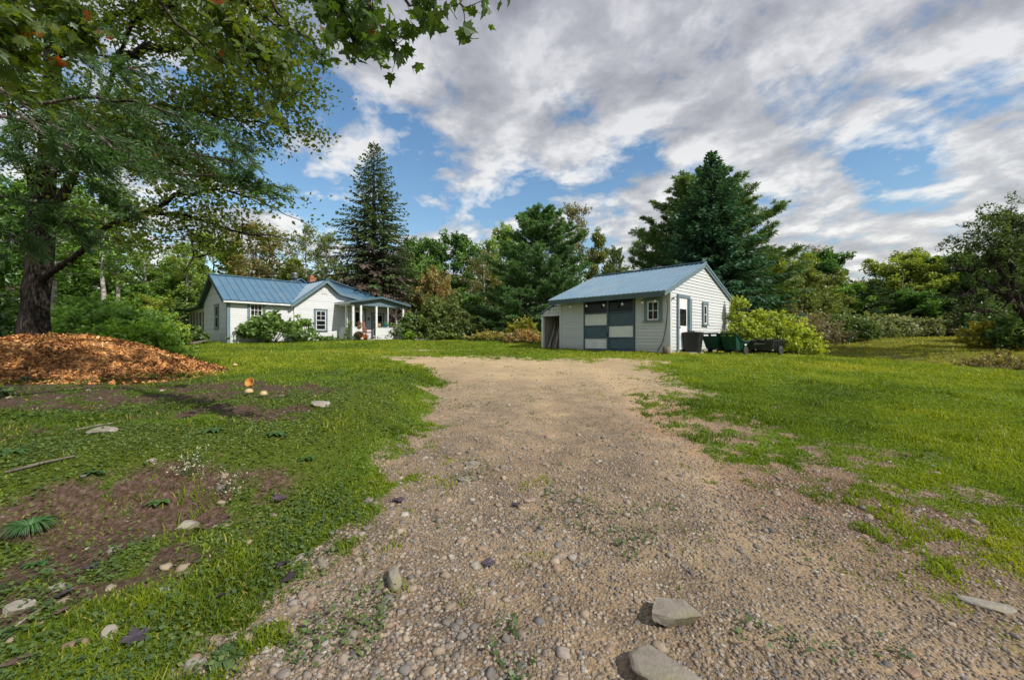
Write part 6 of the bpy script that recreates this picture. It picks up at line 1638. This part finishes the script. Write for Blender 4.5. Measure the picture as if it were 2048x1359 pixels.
for i, (px, Y, rx, H, col, lab) in enumerate([
    (1742, 31, 1.6, 1.5, (.12, .14, .075), 'grey-green hedge bush next to the dark green one along the field'),
    (1790, 33, 1.7, 1.6, (.125, .14, .085), 'silvery grey-green hedge bush in the middle of the field edge'),
    (1838, 35, 1.6, 1.5, (.12, .13, .075), 'grey-green hedge bush second from the right along the field edge'),
    (1882, 36, 1.4, 1.6, (.14, .13, .09), 'pale feathery bush at the right end of the field hedge')]):
    bush('hedge_bush', lab, 'shrub', px, Y, rx, 1.1, H, 70, 44, .10, .42, col, 230+i, group='bushes along the field edge')
bush('leafy_shrub', 'orange-yellow bush under the apple tree', 'shrub', 1975, 22, 1.3, .9, 1.15, 70, 46, .08, .32, (.19, .17, .03), 235)
bush('leafy_shrub', 'dark leafy bush at the right edge under the apple tree trunk', 'shrub', 2035, 21, 1.4, 1.0, 1.5, 70, 50, .09, .36, (.06, .10, .03), 236)
bush('leafy_shrub', 'green bush behind the apple tree trunk', 'shrub', 2010, 25, 2.0, 1.0, 2.3, 60, 46, .11, .5, (.065, .12, .045), 237)
bush('twiggy_weeds', 'reddish twiggy weed patch at the right edge beyond the bright lawn', 'weeds', 2010, 14.6, 1.6, .7, .75, 80, 26, .05, .2, (.13, .11, .05), 238, stem='palestem', up=0)
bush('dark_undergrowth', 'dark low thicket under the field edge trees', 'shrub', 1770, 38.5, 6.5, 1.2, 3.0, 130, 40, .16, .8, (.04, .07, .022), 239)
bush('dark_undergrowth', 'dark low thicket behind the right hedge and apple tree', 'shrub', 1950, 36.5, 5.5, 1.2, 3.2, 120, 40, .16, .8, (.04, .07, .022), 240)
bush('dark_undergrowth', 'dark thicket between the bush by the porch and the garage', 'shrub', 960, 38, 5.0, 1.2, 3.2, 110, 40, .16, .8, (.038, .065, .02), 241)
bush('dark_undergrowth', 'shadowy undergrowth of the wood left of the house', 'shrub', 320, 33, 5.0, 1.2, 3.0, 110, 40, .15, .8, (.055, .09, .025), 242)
bush('goldenrod_plant', 'yellow goldenrod in flower right of the maple trunk', 'plant', 108, 10.6, .28, .2, .75, 26, 26, .035, .12, (1, 1, 1), 243, mat='goldenrod')
bush('goldenrod_plant', 'small yellow goldenrod at the left root of the maple trunk', 'plant', 62, 9.9, .3, .15, .42, 18, 20, .03, .10, (1, 1, 1), 244, mat='goldenrod')

def far_wood():
    "the wood beyond: one dark mass of foliage closing the gaps near the ground"
    r = np.random.default_rng(95); C = []; base = []
    n = 3400; a = np.radians(r.uniform(-62, 62, n)); R = r.uniform(56, 78, n); x = np.sin(a)*R; y = np.cos(a)*R
    prof = 8.2+3.2*(fbm(a*9+5, R*.02, 171)-.4)*2-1.5*np.exp(-((a+.62)/.12)**2)
    prof = np.where(a > .45, prof*.8, prof)
    z = gz(x, y)+prof*r.random(n)**.8
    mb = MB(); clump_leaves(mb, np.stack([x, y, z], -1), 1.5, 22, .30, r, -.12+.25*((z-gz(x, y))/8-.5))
    o = mb.build('far_wood', M['leaf']); o.color = (.058, .092, .028, 1)
    tag(o, 'distant dark wood closing the view behind all the single trees', 'wood', kind='stuff')
    tr = MB()
    for i in range(240):
        a_ = math.radians(r.uniform(-60, 60)); R_ = r.uniform(52, 60); x_, y_ = math.sin(a_)*R_, math.cos(a_)*R_; z_ = gz1(x_, y_)
        tr.tube([(x_, y_, z_-.3), (x_+r.normal()*.2, y_, z_+3), (x_+r.normal()*.4, y_, z_+5.5)], [.13, .1, .05], 5)
    o = tr.build('far_trunks', M['bark']); tag(o, 'dim trunks of the distant wood', 'wood', kind='stuff')
far_wood()
# ------------------------------------------------------------------ wood chip pile and small things on the ground
def chip_pile():
    r = np.random.default_rng(301)
    xs = np.linspace(CHIP_C[0]-4.4, CHIP_C[0]+3.6, 170); ys = np.linspace(CHIP_C[1]-2.0, CHIP_C[1]+2.0, 90); X, Y = np.meshgrid(xs, ys)
    Z = gz(X, Y)+chip_h(X, Y)+.03*(fbm(X*5, Y*5, 303)-.5)
    t = thing('wood_chip_pile', 'long low heap of orange-brown wood chips below the maple', 'wood chip pile', (CHIP_C[0], CHIP_C[1], gz1(*CHIP_C)))
    g = np.array(t.location)
    mb = MB(); ny, nx = X.shape; i = np.arange(ny-1)[:, None]; j = np.arange(nx-1)[None]
    f = np.stack([i*nx+j, i*nx+j+1, (i+1)*nx+j+1, (i+1)*nx+j], -1).reshape(-1, 4)
    mb.add(np.stack([X, Y, Z], -1).reshape(-1, 3)-g, f, .2, smooth=True); mb.build('heap', M['chips'], t)
    n = 68000; x = r.uniform(xs[0], xs[-1], n); y = r.uniform(ys[0], ys[-1], n); h = chip_h(x, y)
    k = (h > .0) & (y < CHIP_C[1]+1.2); k |= (h > -.051) & (h <= 0) & (r.random(n) < .34*np.exp(-np.abs(y-7.0)*1.2)); x, y, h = x[k], y[k], np.maximum(h[k], 0); n = len(x)
    z = gz(x, y)+h+.03*(fbm(x*5, y*5, 303)-.5)+.012*r.random(n)
    e = .05; hx = (chip_h(x+e, y)-chip_h(x-e, y))/(2*e); hy = (chip_h(x, y+e)-chip_h(x, y-e))/(2*e)
    nr = np.stack([-hx, -hy, np.ones(n)], -1)+r.normal(size=(n, 3))*.55; nr /= np.linalg.norm(nr, axis=1)[:, None]
    u = np.cross(nr, r.normal(size=(n, 3))); u /= np.linalg.norm(u, axis=1)[:, None]; w = np.cross(nr, u)
    L = (.013+.07*r.random(n)**2.4)[:, None]; Wd = (.007+.015*r.random(n))[:, None]; c = np.stack([x, y, z], -1)-g
    V = np.stack([c-u*L-w*Wd*.7, c-u*L*.8+w*Wd, c+u*L+w*Wd*.8, c+u*L*.9-w*Wd], 1).reshape(-1, 3); i = np.arange(n)*4
    mb = MB(); tone = np.clip(.75*r.random(n)+.9*(fbm(x*1.4, y*1.4, 305)-.35), 0, 1)
    mb.add(V, np.stack([i, i+1, i+2, i+3], -1), tone); o = mb.build('loose_chips', M['chip_bits'], t); o['kind'] = 'stuff'
m, nt, out = newmat('loose_wood_chip')
a = N(nt, 'Attribute'); a.attribute_name = 'tint'
rp = ramp(nt, [(0, (.07, .032, .016)), (.25, (.24, .105, .042)), (.5, (.52, .235, .075)), (.78, (.70, .37, .135)), (1, (.82, .55, .28))], a.outputs['Fac'])
p = N(nt, 'BsdfPrincipled'); setin(p, Roughness=.85); p.inputs['Specular IOR Level'].default_value = .2
nt.links.new(rp.outputs[0], p.inputs['Base Color']); nt.links.new(p.outputs[0], out.inputs[0]); M['chip_bits'] = m
chip_pile()

def mushroom(px, py, R, mat, label, h=.05, flip=False):
    Y = groundY(py, px); x = at(px, Y)
    t = thing('mushroom', label, 'mushroom', (x, Y, gz1(x, Y)-.005))
    mb = MB(); mb.tube([(0, 0, 0), (.004, 0, h*.6), (0, 0, h)], [R*.22, R*.16, R*.2], 8); mb.build('stalk', M['palemush'], t)
    mb = MB()
    prof = [(R*.12, h-.012), (R*.75, h-.008), (R, h+.004), (R*.93, h+.022), (R*.6, h+.042), (R*.25, h+.05), (.001, h+.05)]
    mb.lathe(prof, 16, cap=False); c = mb.build('cap', M[mat], t)
    if flip:
        bpy.data.objects.remove(c); mb = MB()
        mb.lathe([(.012, -.03), (R*.4, -.012), (R*.85, .012), (R, .03), (R*.95, .036)], 20, cap=False, tint=.6); mb.lathe([(R*.95, .036), (R*.62, .018), (R*.42, .004)], 20, cap=False, tint=.55); mb.lathe([(R*.42, .004), (R*.2, -.01), (.001, -.018)], 20, cap=False, tint=-.2)
        c = mb.build('cap', M[mat], t); c.rotation_euler = (math.radians(68), 0, -.15); c.location = (0, -.02, R*.85)
mushroom(503, 772, .072, 'mush', 'large bright orange mushroom turned on its side in the lawn near the chip pile tip', .05, True)
mushroom(498, 791, .055, 'palemush', 'small tan mushroom in front of the bright orange one', .05)
mushroom(527, 795, .048, 'palemush', 'small tan mushroom just right of the other tan one', .045)
mushroom(470, 734, .06, 'palemush', 'pale mushroom farther back in the lawn, right of the chip pile', .05)

def fallen_leaf(px, py, s, rz, tint, label, group):
    r = np.random.default_rng(int(px*7+py)); Y = groundY(py, px); x = at(px, Y)
    sh = LEAF15; z = .02+.35*np.abs(sh[:, 0])*np.sin(sh[:, 1]*3+px)*.5+.15*sh[:, 1]**2*r.normal()
    v = np.stack([sh[:, 0]*s, (sh[:, 1]-.4)*s, z*s], -1); v = np.concatenate([v, [[0, .0, .02*s]]]); n = len(sh)
    mb = MB(); mb.add(v, [(i, (i+1) % n, n) for i in range(n)], tint, smooth=False)
    o = mb.build('fallen_leaf', M['deadleaf']); o.location = (x, Y, gz1(x, Y)+.022); o.rotation_euler = (r.normal()*.2, r.normal()*.2, rz); tag(o, label, 'fallen leaf', group)
FL = 'fallen purple-brown maple leaves'
for px, py, s, rz, t_, lab in [(128, 1192, .11, .4, .35, 'purple fallen maple leaf on bare soil right of the flat pale stone at far left'), (185, 1136, .10, 2, .2, 'dark purple fallen leaf on the brown bank soil'),
    (438, 1196, .12, 1, .5, 'purple fallen maple leaf in the weeds left of the gravel'), (565, 1132, .10, 3, .25, 'purple fallen leaf at the left gravel edge, upper one'), (575, 1158, .11, .2, .1, 'blackish purple fallen leaf at the left gravel edge, lower one'),
    (558, 998, .13, 1.2, .55, 'mauve fallen leaf in the grass at the edge of the left bank'), (795, 1003, .12, 2.4, .3, 'purple fallen leaf on the left margin of the gravel'), (270, 1280, .11, .9, .1, 'dark fallen leaf among the weeds at lower left'),
    (400, 1060, .09, .1, .8, 'brown fallen leaf by the beige stone at the foot of the bank'), (1032, 1012, .08, .6, .1, 'dark purple fallen leaf on the open gravel'), (118, 1228, .09, 2.2, .95, 'grey-brown curled leaf beside the stones at far left'),
    (40, 1320, .13, .3, .9, 'brown fallen leaf in the bottom left corner'), (975, 1132, .08, 1.5, .15, 'dark leaf beside the orange-brown stone in the gravel')]:
    fallen_leaf(px, py, s, rz, t_, lab, FL)
def big_leaf_plant(kind, px, py, label, n, L, w, mat, seed, arch=.6, col=(1, 1, 1), spread=1.0, cat='plant'):
    "rosette of strap or spoon shaped leaves"
    r = np.random.default_rng(seed); Y = groundY(py, px); x = at(px, Y); n = int(n*1.6); L = L*.8; w = w*.8 if w > .01 else w
    t = thing(kind, label, cat, (x, Y, gz1(x, Y)-.01)); mb = MB()
    for i in range(n):
        az = 2*PI*i/n+r.normal()*.4; l = L*(.6+.5*r.random()); s = np.linspace(0, 1, 7); rad = l*s*spread; z = l*(arch*s*1.6-arch*1.5*s*s)+.01
        ww = w*np.sin(np.pi*np.clip(s*.93+.07, 0, 1))**.7*(.7+.5*r.random()); d = np.array([math.cos(az), math.sin(az)]); sd = np.array([-d[1], d[0]])
        c = np.stack([d[0]*rad, d[1]*rad, z], -1); a_ = c+np.stack([sd[0]*ww, sd[1]*ww, ww*.35], -1); b_ = c-np.stack([sd[0]*ww, sd[1]*ww, -ww*.35], -1)
        v = np.concatenate([a_, c, b_]); f = [(k, k+1, 7+k+1, 7+k) for k in range(6)]+[(7+k, 7+k+1, 14+k+1, 14+k) for k in range(6)]
        mb.add(v, f, r.random(), smooth=True)
    o = mb.build('leaves', M[mat], t); o.color = (*col, 1)
big_leaf_plant('daylily_plant', 12, 792, 'pale green strap-leaved plant at the left edge before the chip pile', 14, .42, .018, 'weed', 401, .7)
big_leaf_plant('small_weed', 52, 765, 'small upright green weed in front of the chip pile', 16, .22, .014, 'weed', 402, 1.2, (.8, .9, .8), .5)
big_leaf_plant('grass_tuft', 60, 1062, 'blue-green grass tuft on the edge of the bank at far left', 120, .24, .0035, 'weed', 403, .8, (.75, 1.05, .9), .8)
big_leaf_plant('plantain_weed', 455, 1318, 'broad-leaved plantain at the bottom left edge of the gravel', 12, .13, .02, 'weed', 404, .5)
big_leaf_plant('plantain_weed', 320, 1005, 'broad-leaved weed on the lip of the mossy bank', 9, .13, .03, 'weed', 405, .5, (.8, .95, .8))
big_leaf_plant('plantain_weed', 190, 946, 'grey-green rosette weed on the moss at left', 10, .12, .022, 'weed', 406, .35, (.75, .95, .85))
big_leaf_plant('plantain_weed', 430, 862, 'blue-green rosette weed in the grass, larger one', 12, .15, .028, 'weed', 407, .4, (.8, 1, .8))
big_leaf_plant('plantain_weed', 552, 868, 'blue-green rosette weed in the grass right of the larger one', 11, .13, .026, 'weed', 408, .4, (.8, 1, .8))
big_leaf_plant('plantain_weed', 612, 918, 'blue-green rosette weed near the drive edge', 10, .11, .022, 'weed', 409, .4, (.8, 1, .8))
big_leaf_plant('plantain_weed', 20, 908, 'large-leaved blue-green weed at the left edge above the moss', 10, .17, .03, 'weed', 410, .4, (.8, 1, .8))
big_leaf_plant('plantain_weed', 72, 1130, 'dark leafy weed on the brown soil at far left', 9, .09, .02, 'weed', 411, .4, (.6, .8, .6))

def flower_weed():
    r = np.random.default_rng(421)
    for px, py, lab, n in [(372, 950, 'wiry weed with tiny pale flowers on the left bank', 16), (450, 985, 'second wiry pale-flowered weed, lower and nearer the gravel', 12)]:
        Y = groundY(py, px); x = at(px, Y); t = thing('flowering_weed', lab, 'plant', (x, Y, gz1(x, Y)-.01)); st = MB(); fl = MB(); C = []
        for i in range(n):
            b = bend((0, 0, 0), [r.normal()*.8, r.normal()*.5, 1], .16+.16*r.random(), 5, r, .22, -.05); st.tube(b, [.002, .002, .0016, .0014, .001, .001], 4, cap=False)
            for q in b[2:]: C += [q+r.normal(size=3)*.012 for _ in range(3)]
        st.build('stems', M['weed'], t); leafquads(fl, C, .006, r, asp=.9); fl.build('flowers', M['flower'], t)['kind'] = 'stuff'
flower_weed()

M['stick'] = surf('dry_grey_stick', (.24, .20, .16), .9, .3, 20, .4)
def stick(px0, py0, px1, py1, rad, label, mat='stick'):
    a = groundY(py0, px0); b = groundY(py1, px1); p0 = np.array([at(px0, a), a, gz1(at(px0, a), a)+rad+.004]); p1 = np.array([at(px1, b), b, gz1(at(px1, b), b)+rad+.006])
    m = (p0+p1)/2+[0, 0, .006]; mb = MB(); mb.tube([p0, m, p1], [rad, rad*.9, rad*.6], 6); tag(mb.build('stick', M[mat]), label, 'stick')
stick(25, 1258, 88, 1218, .007, 'pale straight stick on the bare soil below the flat stone at far left')
stick(150, 862, 245, 845, .009, 'thin grey stick lying beside the tan stone before the chip pile')
stick(10, 948, 150, 915, .012, 'dark fallen twig across the moss at far left', 'darkwood')

def tub():
    Y = 25; x = at(1019, Y); t = thing('wash_tub', 'white metal tub standing in the weeds left of the garage', 'tub', (x, Y, gz1(x, Y)+.02))
    mb = MB(); mb.lathe([(.16, 0), (.18, .02), (.235, .42), (.25, .44), (.25, .46), (.225, .45), (.17, .05)], 20); mb.build('bowl', M['silver'], t)
    for s in (-1, 1): mb = MB(); mb.tube([(s*.23, -.05, .38), (s*.29, -.03, .36), (s*.29, .03, .36), (s*.23, .05, .38)], .01, 6); mb.build('handle', M['silver'], t)
tub()
def plank_bench():
    Y = 10.4; x = at(108, Y); t = thing('plank_bench', 'low weathered pale plank bench right of the maple trunk behind the chip pile', 'bench', (x, Y, gz1(x, Y)-.02), .15)
    mb = MB(); mb.box(-.42, -.12, .62, .42, .12, .67); mb.build('seat', M['palewood'], t)
    for s in (-1, 1): mb = MB(); mb.box(s*.34-.03, -.1, 0, s*.34+.03, .1, .619); mb.build('leg', M['palewood'], t)
plank_bench()
def slab_step():
    Y = 28.6; x = at(852, Y); mb = MB(); superbox(mb, [(.75, .3, 0, 0), (.78, .32, .06, 0), (.74, .29, .12, 0)], 24, 5); o = mb.build('stone_slab', M['concrete']); o.location = (x, Y, gz1(x, Y)-.02)
    tag(o, 'flat grey stone slab in the grass in front of the rounded bush', 'stone slab')
slab_step()
def logs_by_house():
    r = random.Random(9)
    for i, (px, lab) in enumerate([(380, 'pale branch lying in the grass left of the house corner, lower one'), (392, 'pale branch lying in the grass left of the house corner, upper one')]):
        Y = 22.3+.35*i; x = at(px, Y); z = gz1(x, Y); mb = MB(); mb.tube([(x-.5, Y, z+.05), (x, Y+.05, z+.10+.06*i), (x+.55, Y+.1, z+.16+.08*i)], [.03, .028, .015], 6); tag(mb.build('branch', M['palestem']), lab, 'branch')
logs_by_house()
def wire():
    a = np.array([at(60, 30), 30, 5.0]); b = np.array(in_house(-.05, 4.8, 2.9)); pts = [a*(1-t)+b*t-np.array([0, 0, .7*math.sin(PI*t)]) for t in np.linspace(0, 1, 14)]
    mb = MB(); mb.tube(pts, .012, 5); tag(mb.build('overhead_wire', M['cord']), 'thin dark wire sagging through the wood to the left gable of the house', 'wire')
wire()
